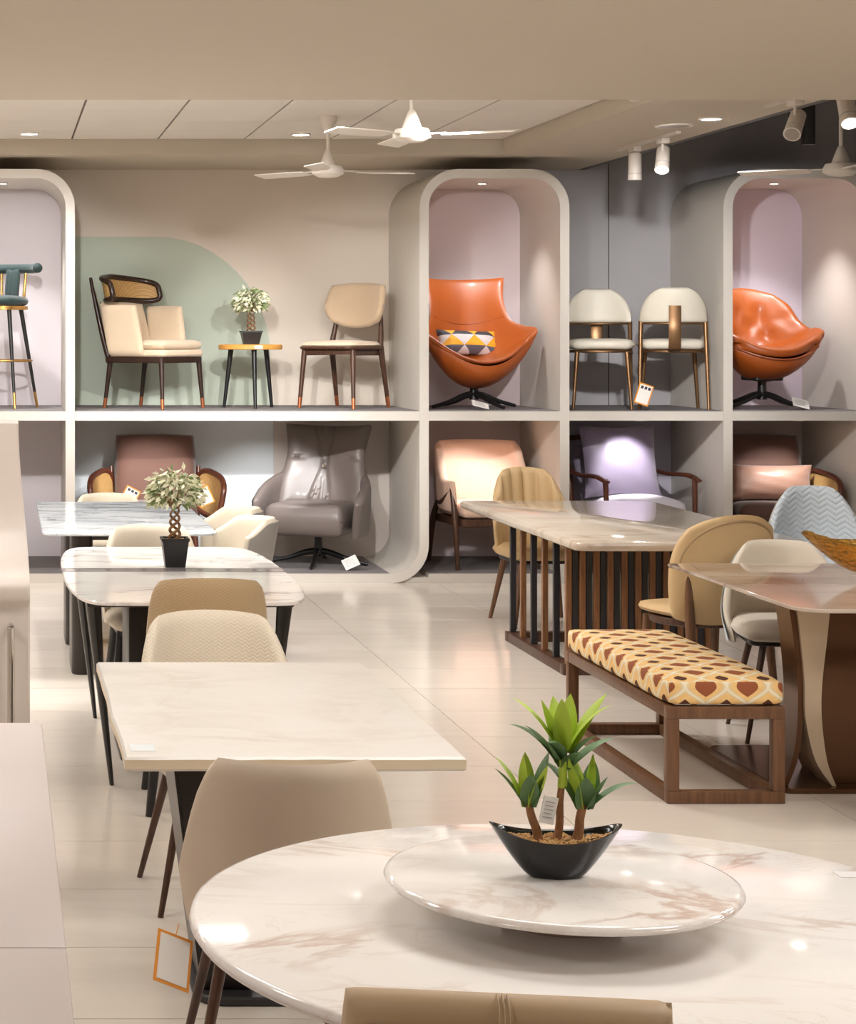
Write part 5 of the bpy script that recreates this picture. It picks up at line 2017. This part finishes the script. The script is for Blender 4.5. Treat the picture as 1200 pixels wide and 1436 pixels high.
    # right stem
    c = stem((0.032, -0.004, 0.055), (0.046, -0.006, 0.126), 0.009, 0.007)
    for (az, L_, w, up, dr, m) in ((150, 0.105, 0.026, 70, 75, M_LEAFG), (5, 0.105, 0.018, 48, 75, M_LEAFG), (50, 0.085, 0.026, 72, 15, M_LEAFG), (200, 0.09, 0.024, 80, 20, M_LEAFL),
                                   (30, 0.092, 0.018, 80, 5, M_LEAFL), (270, 0.06, 0.024, 78, 15, M_LEAFG), (330, 0.07, 0.022, 66, 30, M_LEAFG), (110, 0.09, 0.022, 76, 20, M_LEAFL)):
        leaf_(c + Vector((0.003 * math.cos(math.radians(az)), 0.003 * math.sin(math.radians(az)), -0.006)), math.radians(az), L_, w, math.radians(up), math.radians(dr), m)
    return t


dracaena((0.948, 3.41, 0.825))


# ------------------------------------------------------------------ price cards
def price_card(label, loc, rot, w, h, framed, marks=True):
    t = thing('price_card', label, 'price tag', loc)
    t.rotation_euler = [math.radians(a) for a in rot]
    if framed:
        span('border', -w / 2, w / 2, -0.0008, 0.0008, -h / 2, h / 2, M_ORCARD, t)
        span('card_face', -w / 2 * 0.84, w / 2 * 0.84, -0.0022, -0.001, -h / 2 * 0.88, h / 2 * 0.88, M_PAPER, t)
        if not marks:
            tube('string', spline([(0, 0, h / 2 - 0.004), (0.01, 0.01, h / 2 + 0.03), (0.03, 0.05, h / 2 + 0.06)], 3), 0.0012, M_ORCARD, t, 6)
        for k in range(3 if marks else 0):
            x = (-0.5 + 0.5 * k) * w * 0.5
            span('printed_mark', x - w * 0.09, x + w * 0.09, -0.0030, -0.0024, h * 0.24, h * 0.38, M_TXT, t)
    else:
        span('card_face', -w / 2, w / 2, -0.0012, 0.0012, -h / 2, h / 2, M_PAPER, t)
        for k in range(5):
            z = h * (0.30 - 0.14 * k)
            span('printed_mark', -w * 0.34, w * (0.30 - 0.06 * (k % 2)), -0.0024, -0.0014, z - h * 0.014, z + h * 0.014, M_GREYTXT, t)
    return t


price_card('orange-framed price card hanging at the crossed legs of the ivory chairs', (4.548, 14.11, ZSH + 0.112), (0, 18, 0), 0.105, 0.15, True)
price_card('orange-framed price card on the left arm of the cane-sided armchair', (0.925, 14.22, ZLO + 0.53), (0, 28, 0), 0.11, 0.13, True)
price_card('orange-framed price card on the right arm of the cane-sided armchair', (1.455, 14.22, ZLO + 0.53), (0, -24, 0), 0.11, 0.13, True)
price_card('white card lying under the orange egg chair', (3.42, 14.22, ZSH + 0.036), (-62, 14, 0), 0.12, 0.08, False)
price_card('white card lying under the tufted orange chair', (5.70, 14.22, ZSH + 0.046), (-48, 14, 0), 0.12, 0.09, False)
price_card('white card lying under the taupe swivel lounge chair', (2.50, 14.24, ZLO + 0.056), (-40, -24, 0), 0.11, 0.09, False)
price_card('white price card on the stem of the dracaena plant', (0.932, 3.393, 0.825 + 0.118), (0, 13, 8), 0.026, 0.046, False)
price_card('white orange-edged card hanging from the greige dining chair near the counter', (0.385, 4.44, 0.36), (-40, 24, 14), 0.09, 0.125, True, False)
